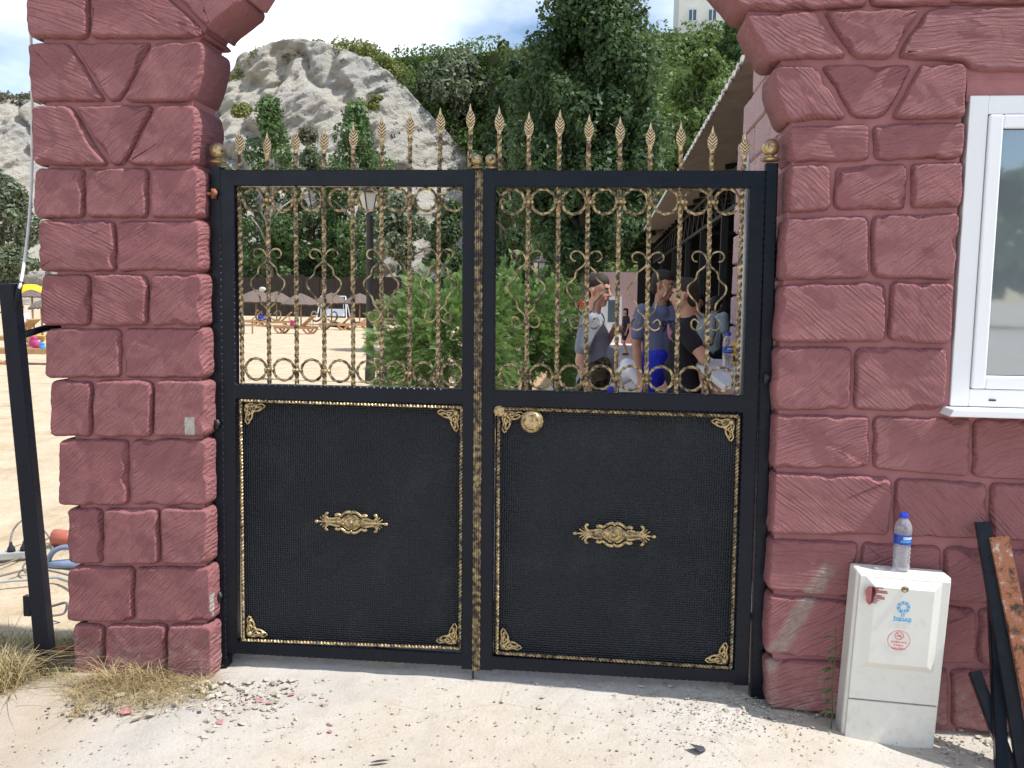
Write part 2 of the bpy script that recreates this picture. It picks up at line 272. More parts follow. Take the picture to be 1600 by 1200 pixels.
# ------------------------------------------------------------------ mesh helpers
class MB:
    def __init__(s): s.v = []; s.f = []
    def add(s, vs, fs):
        k = len(s.v); s.v += [tuple(p) for p in vs]; s.f += [tuple(i+k for i in f) for f in fs]; return s
    def box(s, x0, x1, y0, y1, z0, z1, M=None):
        vs = [Vector(p) for p in ((x0,y0,z0),(x1,y0,z0),(x1,y1,z0),(x0,y1,z0),(x0,y0,z1),(x1,y0,z1),(x1,y1,z1),(x0,y1,z1))]
        if M is not None: vs = [M @ p for p in vs]
        return s.add(vs, [(0,3,2,1),(4,5,6,7),(0,1,5,4),(1,2,6,5),(2,3,7,6),(3,0,4,7)])
    def tube(s, pts, r, n=8, cap=True, twist=0.0, square=False, squash=1.0):
        pts = [Vector(p) for p in pts]; m = len(pts)
        rs = r if hasattr(r, '__len__') else [r]*m
        tans = []
        for i in range(m):
            a = pts[max(0, i-1)]; b = pts[min(m-1, i+1)]; d = (b-a); tans.append(d.normalized() if d.length > 1e-9 else Vector((0,0,1)))
        up = Vector((0,1,0)) if abs(tans[0].y) < .9 else Vector((1,0,0))
        N = (up - tans[0]*up.dot(tans[0])).normalized(); vs = []; L_ = 0
        for i in range(m):
            T = tans[i]; N = (N - T*N.dot(T)); N = N.normalized() if N.length > 1e-6 else T.orthogonal().normalized(); B = T.cross(N)
            if i: L_ += (pts[i]-pts[i-1]).length
            for k in range(n):
                a = 2*math.pi*(k+.5)/n + twist*L_
                vs.append(pts[i] + (N*math.cos(a)*squash + B*math.sin(a))*rs[i])
        fs = [(i*n+k, i*n+(k+1)%n, (i+1)*n+(k+1)%n, (i+1)*n+k) for i in range(m-1) for k in range(n)]
        if cap: fs += [tuple(reversed(range(n))), tuple(range((m-1)*n, m*n))]
        return s.add(vs, fs)
    def lathe(s, prof, M=None, n=20):          # profile (r, h) turned round local Z
        vs = []; fs = []
        for r, h in prof:
            for k in range(n): vs.append(Vector((max(r, 1e-5)*math.cos(2*math.pi*k/n), max(r, 1e-5)*math.sin(2*math.pi*k/n), h)))
        if M is not None: vs = [M @ p for p in vs]
        for i in range(len(prof)-1):
            for k in range(n): fs.append((i*n+k, i*n+(k+1)%n, (i+1)*n+(k+1)%n, (i+1)*n+k))
        fs += [tuple(reversed(range(n))), tuple(range((len(prof)-1)*n, len(prof)*n))]
        return s.add(vs, fs)
    def sphere(s, c, r, n=12, m=8, sc=(1,1,1)):
        c = Vector(c); prof = [(r*math.sin(math.pi*i/m), -r*math.cos(math.pi*i/m)) for i in range(m+1)]
        return s.lathe(prof, Matrix.Translation(c) @ Matrix.Diagonal((*sc, 1)), n)
    def prism(s, poly, y0, y1):                # polygon in XZ extruded along Y
        n = len(poly); vs = [(x, y0, z) for x, z in poly] + [(x, y1, z) for x, z in poly]
        area = sum(poly[i][0]*poly[(i+1)%n][1]-poly[(i+1)%n][0]*poly[i][1] for i in range(n))
        idx = list(range(n)) if area > 0 else list(range(n))[::-1]
        fs = [tuple(idx), tuple(i+n for i in reversed(idx))]
        for k in range(n): a, b = idx[k], idx[(k+1)%n]; fs.append((b, a, a+n, b+n))
        return s.add(vs, fs)
    def mesh(s, name, smooth=False):
        me = bpy.data.meshes.new(name); me.from_pydata(s.v, [], s.f); me.update()
        if smooth: me.polygons.foreach_set('use_smooth', [True]*len(me.polygons))
        return me
def link(name, me, mat=None, parent=None, local=False):
    o = bpy.data.objects.new(name, me); C.objects.link(o)
    if mat is not None and me is not None: 
        me.materials.clear(); me.materials.append(MATS[mat])
    if parent is not None:
        o.parent = parent
        if not local: o.matrix_parent_inverse = parent_matrix(parent).inverted()
    return o
def parent_matrix(o):
    m = Matrix.LocRotScale(o.location, o.rotation_euler, o.scale)
    return (parent_matrix(o.parent) @ o.matrix_parent_inverse @ m) if o.parent else m
def obj(name, mb, mat, parent=None, smooth=False, local=False, sharp=None):
    me = mb.mesh(name, smooth)
    if sharp is not None and smooth:
        try: me.set_sharp_from_angle(angle=rad(sharp))
        except Exception: pass
    return link(name, me, mat, parent, local)
def tag(o, label=None, cat=None, group=None, kind=None):
    if label: o['label'] = label
    if cat: o['category'] = cat
    if group: o['group'] = group
    if kind: o['kind'] = kind
    return o
def thing(name, label, cat, loc=(0,0,0), rz=0, group=None):
    o = bpy.data.objects.new(name, None); C.objects.link(o); o.location = loc; o.rotation_euler = (0, 0, rz); o.empty_display_size = .1
    return tag(o, label, cat, group)
def copy_tree(o, parent=None):
    c = o.copy(); C.objects.link(c); c.parent = parent
    for ch in [x for x in bpy.data.objects if x.parent == o]: copy_tree(ch, c)
    return c
ORD = 'first second third fourth fifth sixth seventh eighth ninth tenth eleventh twelfth thirteenth fourteenth fifteenth sixteenth seventeenth eighteenth'.split()
def nz3(p, s=1.0): return mnoise.noise(Vector(p)*s)

# ================================================================== GROUND
def gz(X, Y):
    return -0.012*(min(max(Y, 5), 62)-5)
def axis(lo, hi, d, far, n): 
    core = np.arange(lo, hi+1e-6, d); a = np.geomspace(.12, far, n)
    return np.concatenate([lo-a[::-1], core, hi+a])
xs = axis(-3.0, 3.0, .03, 700, 26); ys = axis(-1.3, 2.2, .03, 900, 34)
vs_ = []
for y in ys:
    for x in xs:
        z = gz(x, y)
        if -6 < x < 6 and -4 < y < 9: z += .010*nz3((x*2.3, y*2.3, 1)) + .004*nz3((x*11, y*11, 4)) - .004 + (.018*nz3((x*1.6, y*1.6, 8)) if y > .3 else 0)
        if x < -1.0 and -1.2 < y < .6: z += .03*max(0, min(1, (-1.0-x)*1.2))*(.5+nz3((x*3, y*3, 2)))
        q_ = max(0, min(1, (-1.0-x)/.35)); z -= .050*q_*q_*(3-2*q_)*max(0, min(1, (1.6-y)/1.0))*(1 if x > -6 else 0)
        q_ = max(0, min(1, (x-1.15)/.6)); z -= .062*q_*q_*(3-2*q_)*max(0, min(1, (1.0-y)/.8))*(1 if x < 6 else 0)
        vs_.append((x, y, z))
nx = len(xs); fs_ = [(j*nx+i, j*nx+i+1, (j+1)*nx+i+1, (j+1)*nx+i) for j in range(len(ys)-1) for i in range(nx-1)]
g = MB(); g.v = vs_; g.f = fs_
tag(obj('ground', g, 'ground_mix', smooth=True), kind='structure')

# walkway, planting bed and kerb behind the gate
def strip(x0a, x1a, x0b, x1b, y0, y1, dz, n=20, th=None):
    m = MB(); 
    for k in range(n+1):
        y = y0+(y1-y0)*k/n; q = k/n; m.v += [(x0a+(x0b-x0a)*q, y, gz(0, y)+dz), (x1a+(x1b-x1a)*q, y, gz(0, y)+dz)]
    m.f = [(2*k, 2*k+1, 2*k+3, 2*k+2) for k in range(n)]
    return m
tag(obj('walkway', strip(-.30, 1.75, -.30, 1.95, .9, 40, .030, 30), 'walk_concrete'), kind='structure')
tag(obj('planting_bed', strip(-1.9, -.44, -1.6, -.44, 3.2, 20, .040, 20), 'bed_soil'), kind='structure')
for k in range(17):
    y = 2.6+k*1.02; m = MB(); z = gz(0, y); m.box(-.435, -.305, y, y+.99, z-.1, z+.15+.008*math.sin(k*2.3))
    o = obj('kerb_stone', m, 'kerb_stone'); tag(o, 'pale concrete kerb stone beside the walkway, %s from the gate' % ORD[k], 'kerb', 'kerb stones along the walkway')

# ================================================================== ARCHWAY WALL
wall = thing('archway_wall', 'dusky rose painted rough stone block archway wall with a window at right', 'wall', (0, 0, 0))
def outline(poly, gap, rcorner, N):
    n = len(poly); area = sum(poly[i][0]*poly[(i+1)%n][1]-poly[(i+1)%n][0]*poly[i][1] for i in range(n))
    if area < 0: poly = poly[::-1]
    P2 = [Vector(p) for p in poly]; off = []
    for i in range(n):
        a, b, c_ = P2[i-1], P2[i], P2[(i+1)%n]; d1 = (b-a).normalized(); d2 = (c_-b).normalized()
        n1 = Vector((-d1.y, d1.x)); n2 = Vector((-d2.y, d2.x)); bis = n1+n2; k = max(.35, bis.length_squared/2)
        off.append(b + bis*(gap/k))
    pts = []
    for i in range(n):
        a, b, c_ = off[i-1], off[i], off[(i+1)%n]; r1 = min(rcorner, (a-b).length*.42); r2 = min(rcorner, (c_-b).length*.42)
        p = b+(a-b).normalized()*r1; q = b+(c_-b).normalized()*r2
        for k in range(5): u = k/4; pts.append(p*(1-u)**2 + b*2*u*(1-u) + q*u*u)
    # resample
    m = len(pts); seg = [(pts[(i+1)%m]-pts[i]).length for i in range(m)]; tot = sum(seg); res = []; i = 0; acc = 0
    for k in range(N):
        s_ = tot*k/N
        while acc+seg[i] < s_ and i < m-1: acc += seg[i]; i += 1
        u = (s_-acc)/max(seg[i], 1e-9); res.append(pts[i].lerp(pts[(i+1)%m], u))
    return res
def block(poly_px, mat='rose_paint', parent=wall, px=True, yf=YF, yb=YB, name='stone_block', proud=None, rc=.028, amp=1.0, gap=.0054, ang=None):
    if px: poly = [(p.x, p.z) for p in (PY(x, y, yf) for x, y in poly_px)]
    else: poly = poly_px
    N = 84; ring = outline(poly, gap, rc, N); seed = random.uniform(0, 99); yf = yf + random.uniform(-.008, .006)
    ring = [p + Vector((nz3((p.x*14, p.y*14, seed)), nz3((p.x*14, p.y*14, seed+9))))*.006*amp + Vector((nz3((p.x*40, p.y*40, seed)), nz3((p.x*40, p.y*40, seed+9))))*.0022*amp for p in ring]
    cen = sum(ring, Vector((0, 0)))/N
    nor = []
    for i in range(N):
        d = ring[(i+1)%N]-ring[i-1]; nor.append(Vector((-d.y, d.x)).normalized())
    chipv = [max(0, nz3((p.x*11, p.y*11, seed+20))-.22)*.035*amp + max(0, nz3((p.x*37, p.y*37, seed+23))-.25)*.012*amp for p in ring]
    vs = []; fs = []
    for y, ins in ((yb, 0), (yf+.046, 0), (yf+.019, .0006), (yf+.0065, .0062), (yf+.0008, .0092), (yf, .0120), (yf, .0165)):
        for i in range(N):
            q = ring[i]+nor[i]*(ins+(chipv[i]*(.35 if y > yf+.01 else 1.0) if y < yf+.03 else 0)); jit = nz3((q.x*9, q.y*9, seed+3))*.0045 + nz3((q.x*30, q.y*30, seed+5))*.0020
            vs.append((q.x, y+(jit*amp+chipv[i]*.5*(1 if yf+.0005 < y < yf+.01 else 0) if y < yf+.03 else 0), q.y))
    last = [Vector((vs[6*N+i][0], vs[6*N+i][2])) for i in range(N)]
    for k in (.72, .45, .2):
        for q0 in last:
            q = cen+(q0-cen)*k; vs.append((q.x, yf+(nz3((q.x*9, q.y*9, seed+3))*.0045+nz3((q.x*30, q.y*30, seed+5))*.0020)*amp, q.y))
    for r in range(9):
        for i in range(N): fs.append((r*N+i, r*N+(i+1)%N, (r+1)*N+(i+1)%N, (r+1)*N+i))
    vs.append((cen.x, yf, cen.y)); c0 = len(vs)-1
    for i in range(N): fs.append((9*N+i, 9*N+(i+1)%N, c0))
    fs.append(tuple(reversed(range(N))))
    cx, cz = cen; m = MB(); m.v = [(x-cx, y-yf, z-cz) for x, y, z in vs]; m.f = fs
    o = obj(name, m, mat, parent, smooth=True); o.location = (cx, yf, cz)
    q_ = random.random(); o['ang'] = rad((ang+random.uniform(-6, 6)) if ang is not None else random.uniform(28, 58) if q_ < .60 else -random.uniform(12, 42))
    return o
def rows(y0, y1, cuts): return [[(a+.0, y0), (b, y0), (b, y1), (a, y1)] for a, b in cuts]
left = [
 [(36,-52),(138,-54),(138,61),(40,61)], [(138,-54),(222,-54),(271,0),(330,59),(138,61)], [(215,-62),(330,-96),(384,0),(330,40),(328,52)],
 [(38,63),(104,63),(167,160),(43,160)], [(106,63),(238,62),(186,160),(167,160)], [(240,62),(318,62),(323,82),(306,146),(296,160),(188,160)],
 [(43,162),(107,162),(171,260),(48,260)], [(109,162),(242,161),(190,260),(172,260)], [(244,161),(304,162),(312,190),(303,260),(192,260)],
] + rows(260,342,[(50,131),(131,231),(231,311)]) + rows(342,426,[(56,179),(179,315)]) + rows(426,511,[(60,140),(140,230),(230,319)]) + rows(511,593,[(66,188),(188,322)]) \
  + rows(593,685,[(74,143),(143,238),(238,325)]) + rows(685,793,[(87,200),(200,326)]) + rows(793,885,[(99,160),(160,248),(248,328)]) + rows(885,975,[(102,208),(208,332)]) + rows(975,1068,[(110,162),(162,259),(259,335)])
LANG = {0: -12, 1: -18, 2: 50, 3: -20, 6: -26, 12: -18, 14: -28, 15: -24}
for k, p in enumerate(left): block(p, ang=LANG.get(k, 34+(k*7)%22))
right = [
 [(1100,-50),(1122,-60),(1357,-62),(1357,13),(1158,19)], [(1359,-62),(1720,-66),(1720,4),(1359,12)],
 [(1159,20),(1277,14),(1330,92),(1197,96)], [(1283,14),(1445,9),(1394,92),(1332,92)], [(1449,9),(1720,3),(1720,113),(1522,113),(1508,96),(1398,93)],
 [(1208,100),(1276,98),(1330,188),(1229,191),(1203,130)], [(1280,98),(1436,96),(1386,187),(1334,188)], [(1440,96),(1514,96),(1514,186),(1390,187)],
 [(1230,193),(1363,190),(1362,252),(1232,255)], [(1364,190),(1514,187),(1510,249),(1363,252)],
 [(1230,256),(1302,254),(1301,331),(1228,335)], [(1303,254),(1423,252),(1421,328),(1302,331)], [(1424,252),(1510,249),(1506,327),(1422,328)],
 [(1224,338),(1361,333),(1360,436),(1216,441)], [(1362,333),(1506,329),(1495,440),(1361,436)],
 [(1216,442),(1390,438),(1387,537),(1210,538)], [(1391,438),(1495,441),(1488,541),(1388,537)],
 [(1211,540),(1335,540),(1331,642),(1206,645)], [(1336,540),(1487,543),(1484,634),(1456,648),(1332,643)],
 [(1208,646),(1363,648),(1362,735),(1204,736)], [(1364,648),(1522,652),(1519,749),(1363,736)], [(1523,652),(1660,657),(1660,757),(1520,750)],
 [(1205,737),(1398,744),(1394,840),(1202,838)], [(1399,745),(1547,754),(1547,846),(1395,841)], [(1548,755),(1660,759),(1660,851),(1548,847)],
 [(1200,841),(1345,846),(1338,938),(1197,926)], [(1346,847),(1475,853),(1474,943),(1339,939)], [(1476,854),(1660,861),(1660,949),(1475,944)],
 [(1197,928),(1337,940),(1336,1033),(1194,1027)], [(1338,941),(1530,950),(1528,1042),(1337,1034)], [(1531,951),(1660,955),(1660,1049),(1529,1043)],
 [(1194,1029),(1330,1035),(1328,1122),(1197,1108)], [(1331,1036),(1486,1044),(1486,1140),(1329,1124)], [(1487,1045),(1660,1053),(1660,1160),(1487,1142)]]
RANG = (-20, -8, -26, 30, 8, -44, 30, 22, -4, 4, -45, 26, 34, 30, 36, -36, -52, 40, -46, 20, 30, 30, -40, -44, -40, -8, 25, 28, 26, 30, 30, 20, 26, 30)
for k, p in enumerate(right): block(p, ang=RANG[k])
# the arch ring above the frame, and the courses over it
ACX, ACZ = .045, 2.22
def arc(r, a): return (ACX+r*math.cos(a), ACZ+r*math.sin(a))
a0, a1 = rad(142), rad(40); NV = 9
for k in range(NV):
    u = a0+(a1-a0)*k/NV; v2 = a0+(a1-a0)*(k+1)/NV
    block([arc(1.13, u), arc(1.13, v2), arc(1.52, v2), arc(1.52, u)], px=False)
for xa, xb in ((-1.95,-1.45),(-1.45,-.9),(-.9,-.3),(-.3,.3),(.3,.9),(.9,1.5),(1.5,2.1),(2.1,2.7),(2.7,3.3),(3.3,3.9)): block([(xa,3.78),(xb,3.78),(xb,4.02),(xa,4.02)], px=False)
for xa, xb, za, zb in ((-1.95,-1.2,3.1,3.44),(-1.95,-.98,3.44,3.78),(1.22,2.1,3.1,3.44),(.98,2.1,3.44,3.78),(2.1,3.0,3.1,3.44),(3.0,3.9,3.1,3.44),(2.1,3.0,3.44,3.78),(3.0,3.9,3.44,3.78)): block([(xa,za),(xb,za),(xb,zb),(xa,zb)], px=False)
for k in range(11):
    z0 = .02+k*.285
    for j, (xa, xb) in enumerate(((3.02+.12*(k%2), 3.5), (3.5, 3.9))):
        if k < 4: xa = xa if j else 2.16
        block([(xa, z0), (xb, z0), (xb, z0+.285), (xa, z0+.285)], px=False)
# mortar core with the window opening left free
cy0, cy1 = YF+.027, YB-.012
def pxz(l, Y=YF): return [(p.x, p.z) for p in (PY(x, y, Y) for x, y in l)]
m = MB(); m.prism(pxz([(58,-50),(62,62),(66,160),(70,260),(76,342),(84,426),(90,511),(100,593),(112,685),(120,793),(126,885),(132,975),(136,1090),(322,1090),(319,975),(315,793),(310,593),(305,426),(298,260),(300,190),(296,162),(310,90),(306,62),(330,20),(300,-50)]), cy0, cy1)
obj('mortar_core', m, 'rose_joint', wall)
m = MB(); m.prism(pxz([(1208,1130),(1212,840),(1222,540),(1232,341),(1240,256),(1240,192),(1218,130),(1225,98),(1210,60),(1172,18),(1150,-50),(1530,-50),(1532,112),(1512,118),(1508,150),(1486,640),(1500,660),(1500,1180)]), cy0, cy1)
obj('mortar_core', m, 'rose_joint', wall)
m = MB(); sill_z = PY(1483, 640, YF).z
m.box(1.77, 3.9, cy0+.003, cy1-.003, -.1, sill_z-.012); m.box(1.77, 3.9, cy0+.003, cy1-.003, 2.455, 4.0); m.box(2.92, 3.9, cy0+.006, cy1-.006, sill_z-.02, 2.47)
obj('mortar_core', m, 'rose_joint', wall)
m = MB(); m.prism([arc(1.16, a0+.12+(a1-a0-.24)*k/16) for k in range(17)] + [(1.75, 2.95), (1.75, 4.0), (-1.9, 4.0), (-1.9, 2.95)], cy0+.005, cy1-.006)
obj('mortar_core', m, 'rose_joint', wall)
# window in the right wall
wy = YF+.045; wx0, wx1, wz0, wz1 = PY(1500, 400, YF+.015).x, 2.95, sill_z+.012, PY(1540, 149, YF+.015).z
win = thing('window', 'white plastic framed window set in the rose stone wall', 'window', ((wx0+wx1)/2, wy, wz0))
def frame(x0, x1, z0, z1, wd, y0, y1, e=.0015):
    mm = MB(); mm.box(x0, x0+wd, y0, y1, z0, z1); mm.box(x1-wd, x1, y0, y1, z0, z1); mm.box(x0+wd, x1-wd, y0+e, y1, z0, z0+wd); mm.box(x0+wd, x1-wd, y0+e, y1, z1-wd, z1); return mm
def bevel(o, wdt, seg=2):
    md = o.modifiers.new('bevel', 'BEVEL'); md.width = wdt; md.segments = seg; md.limit_method = 'ANGLE'; md.angle_limit = rad(40); return o
bevel(obj('window_frame', frame(wx0, wx1, wz0, wz1, .068, wy-.03, wy+.05), 'white_pvc', win), .004)
sash = bevel(obj('sash', frame(wx0+.071, wx1-.071, wz0+.071, wz1-.071, .050, wy-.042, wy+.04), 'white_pvc', win), .006)
m = MB(); m.box(wx0+.118, wx1-.118, wy-.018, wy-.006, wz0+.118, wz1-.118); obj('glass_pane', m, 'window_glass', win)
m = frame(wx0+.117, wx1-.117, wz0+.117, wz1-.117, .006, wy-.024, wy-.004); obj('gasket', m, 'dark_seam', sash)
m = MB(); m.prism([(wx0-.035, wz0-.03), (wx1+.05, wz0-.03), (wx1+.05, wz0-.002), (wx0-.02, wz0-.002)], wy-.125, wy+.05); bevel(obj('sill', m, 'white_pvc', win), .004)
m = MB(); m.box(wx0+.14, wx0+.165, wy-.034, wy-.029, wz0+.024, wz0+.030); obj('drain_slot', m, 'dark_seam', win)
m = MB(); m.box(wx0-.01, wx1+.05, YF+.028, cy1, wz1-.02, 2.47); obj('lintel_plaster', m, 'rose_joint', wall)

# ================================================================== GATE
def G(px, py, Y=0.0): return PY(px, py, Y)
def wavy_beam(p0, p1, wd, y0, y1, mb, period=.0285, nosew=False):
    p0 = Vector(p0); p1 = Vector(p1); d = p1-p0; Ln = d.length; T = d.normalized(); N = Vector((0, 1, 0)).cross(T)   # in-plane normal
    n = max(2, int(Ln/(period/6))); vs = []
    for i in range(n+1):
        c = p0+d*(i/n); ch = .0022+.0036*max(0, math.sin(2*math.pi*i/6))**1.0
        for a, b in ((-wd/2, y1), (-wd/2, y0+ch), (-wd/2+ch, y0), (wd/2-ch, y0), (wd/2, y0+ch), (wd/2, y1)):
            q = c+N*a; vs.append((q.x, b, q.z))
    fs = [(i*6+k, i*6+(k+1)%6, (i+1)*6+(k+1)%6, (i+1)*6+k) for i in range(n) for k in range(6)]
    fs += [tuple(reversed(range(6))), tuple(range(n*6, n*6+6))]
    mb.add(vs, fs)
def lin(a, b, n): return [a+(b-a)*i/n for i in range(n+1)]
def twisted(p0, p1, r, turn=.115, per=16):
    p0 = Vector(p0); p1 = Vector(p1); n = max(2, int((p1-p0).length/(turn/per)))
    return [p0.lerp(p1, i/n) for i in range(n+1)], r, 4, True, 2*math.pi/turn

# leaf shaped spear tip, built once
def leaf_tip_mesh():
    m = MB(); pat = []; R_, K = 40, 14; H_, Wd = .104, .0190
    for side in (-1, 1):
        base = len(m.v)
        for i in range(R_+1):
            tt = i/R_; z = H_*tt
            if tt < .08: wd = .28+.2*tt/.08
            elif tt < .72: q = (tt-.08)/.64; wd = .48+.52*math.sin(math.pi*min(1, q*1.02))**.8 if q < .5 else .34+.66*math.sin(math.pi*q)**.7
            else: wd = .34*(1-(tt-.72)/.28)**.8
            for k in range(K+1):
                u = -1+2*k/K; th = .0058*(1-u*u*.85)*(1 if tt < .8 else max(.15, (1-tt)/.2))
                rib = .0030*math.sin(2*math.pi*(tt*8-abs(u)*1.5))*(1 if .1 < tt < .72 else 0)*(1-abs(u)**6)
                m.v.append((u*wd*Wd, side*(th+rib), z)); pat.append(.5+.5*rib/.003 if .1 < tt < .72 else .8)
        for i in range(R_):
            for k in range(K):
                a = base+i*(K+1)+k; f_ = (a, a+1, a+K+2, a+K+1); m.f.append(f_ if side < 0 else f_[::-1])
    m.sphere((0, 0, .001), .0085, 10, 6)
    me = m.mesh('leaf_tip', True); pa = me.attributes.new('pat', 'FLOAT', 'POINT'); pa.data.foreach_set('value', pat+[.8]*(len(m.v)-len(pat))); me.materials.append(MATS['gold_leafy']); return me
TIP = leaf_tip_mesh()
SCROLL = [(303,160),(288,158),(276,144),(276,126),(290,110),(314,108),(336,120),(349,140),(356,160),(350,178),(330,196),(309,214),(302,230),(299,250),(282,268),(262,285),(256,303),(261,326),(280,352),(302,376),(310,394),(313,416),(328,434),(345,447),(355,468),(350,490),(338,508),(314,522),(294,518),(283,502),(283,480),(294,466),(308,470),(322,486)]
def catmull(pts, k=4):
    out = []; n = len(pts)
    for i in range(n-1):
        p0, p1, p2, p3 = pts[max(0, i-1)], pts[i], pts[i+1], pts[min(n-1, i+2)]
        for j in range(k):
            u = j/k; out.append(.5*((2*p1)+(p2-p0)*u+(2*p0-5*p1+4*p2-p3)*u*u+(3*p1-p0-3*p2+p3)*u**3))
    out.append(pts[-1]); return out
def ring_mesh(c, r, sec, mb):
    n = 72; pts = [Vector((c.x+r*math.cos(2*math.pi*i/n), c.y, c.z+r*math.sin(2*math.pi*i/n))) for i in range(n+1)]
    mb.tube(pts, sec, 4, False, 2*math.pi*10/(2*math.pi*r)/4*1.0)
PXM = 1/379.0
def stroke(mb, pts, r0, r1, c, s, y, flip=(1, 1), rot=None, n=7):
    q = []
    for x, z in pts:
        a = Vector((x*flip[0]*s, z*flip[1]*s))
        q.append(Vector((c.x+a.x, y, c.z+a.y)))
    q = catmull(q, 3); m_ = len(q); rr = [(r0+(r1-r0)*(i/(m_-1)))*s for i in range(m_)]
    mb.tube(q, rr, n)
def centre_ornament(c, s, y):      # units: tenths of an image pixel, traced from the left leaf
    mb = MB()
    mb.lathe([(30, 0), (60, 6), (82, 10), (88, 6), (90, 0)], Matrix.Translation((c.x, y, c.z)) @ Matrix.Rotation(math.pi/2, 4, 'X') @ Matrix.Diagonal((s, s, s*2, 1)), 28)
    for k in range(12):
        a = 2*math.pi*k/12; mb.sphere((c.x+58*s*math.cos(a), y-14*s, c.z+58*s*math.sin(a)), 17*s, 8, 6, (1.0, .8, 1.0))
    mb.sphere((c.x, y-16*s, c.z), 26*s, 10, 8, (1, .7, 1))
    for fx in (-1, 1):
        for fz in (-1, 1):
            F = (fx, fz)
            stroke(mb, [(12,165),(45,172),(95,158),(150,120),(175,100)], 26, 22, c, s, y-8*s, F)
            stroke(mb, [(30,120),(80,105),(118,60),(130,15)], 13, 12, c, s, y-4*s, F)
            stroke(mb, [(170,100),(200,118),(235,122),(262,104)], 24, 30, c, s, y-6*s, F)
            stroke(mb, [(180,62),(250,66),(320,48),(380,46),(420,78),(428,112),(408,136),(388,126)], 18, 26, c, s, y-8*s, F)
            stroke(mb, [(330,14),(400,24),(450,62),(478,98)], 15, 10, c, s, y-6*s, F)
            stroke(mb, [(360,8),(440,18),(490,44),(520,66)], 15, 10, c, s, y-6*s, F)
            mb.sphere((c.x+fx*140*s, y-10*s, c.z+fz*34*s), 26*s, 8, 6)
        stroke(mb, [(150,4),(240,2),(360,0),(470,0),(560,-4)], 24, 14, c, s, y-10*s, (fx, 1)); mb.sphere((c.x+fx*580*s, y-8*s, c.z-6*s), 30*s, 8, 6, (1.3, .8, .9))
    mb.sphere((c.x, y-10*s, c.z+150*s), 24*s, 8, 6); mb.sphere((c.x, y-10*s, c.z-150*s), 24*s, 8, 6)
    # backing plate so the casting is one piece
    mb.prism([(c.x+x*s, c.z+z*s) for x, z in ((-520,0),(-380,30),(-170,60),(-60,120),(60,120),(170,60),(380,30),(520,0),(380,-30),(170,-60),(60,-120),(-60,-120),(-170,-60),(-380,-30))], y+.0005, y-.003)
    return mb
def corner_ornament(c, fx, fz, s, y):
    mb = MB(); F = (fx, fz)
    mb.sphere((c.x+fx*7*s, y-2*s, c.z+fz*7*s), 5*s, 10, 8)
    for sw in (0, 1):
        def S(l): return [(b, a) if sw else (a, b) for a, b in l]
        stroke(mb, S([(6,4),(14,3),(22,5),(30,3),(36,7)]), 2.6, 1.5, c, s, y-1.5*s, F)
        stroke(mb, S([(8,9),(15,14),(24,14),(31,10),(35,8)]), 2.2, 1.3, c, s, y-1.5*s, F)
        stroke(mb, S([(12,8),(18,6),(21,9),(18,11),(15,9)]), 1.8, 1.4, c, s, y-3*s, F)
        stroke(mb, S([(24,9),(28,7),(30,9),(27,11)]), 1.7, 1.2, c, s, y-3*s, F)
        mb.sphere((c.x+fx*S([(22,8)])[0][0]*s, y-2*s, c.z+fz*S([(22,8)])[0][1]*s), 2.6*s, 8, 6)
    stroke(mb, [(11,19),(16,17),(19,12)], 1.6, 1.6, c, s, y-2*s, F)
    mb.prism([(c.x+fx*a*s, c.z+fz*b*s) for a, b in ((2,2),(26,3),(20,9),(13,12),(9,20),(3,26))], y+.0005, y-.0015)
    return mb
def ball_finial(parent, c, r, mat='gold_solid', name='ball_finial'):
    m = MB(); prof = [(.72*r, 0), (1.05*r, .12*r), (1.12*r, .3*r), (.9*r, .45*r), (.45*r, .6*r), (.42*r, .75*r)]
    m.lathe(prof + [(r*math.sin(math.pi*(.16+.84*i/12)), r*(1.62-math.cos(math.pi*(.16+.84*i/12)))) for i in range(13)], Matrix.Translation(c), 24)
    return obj(name, m, mat, parent, True, sharp=50)

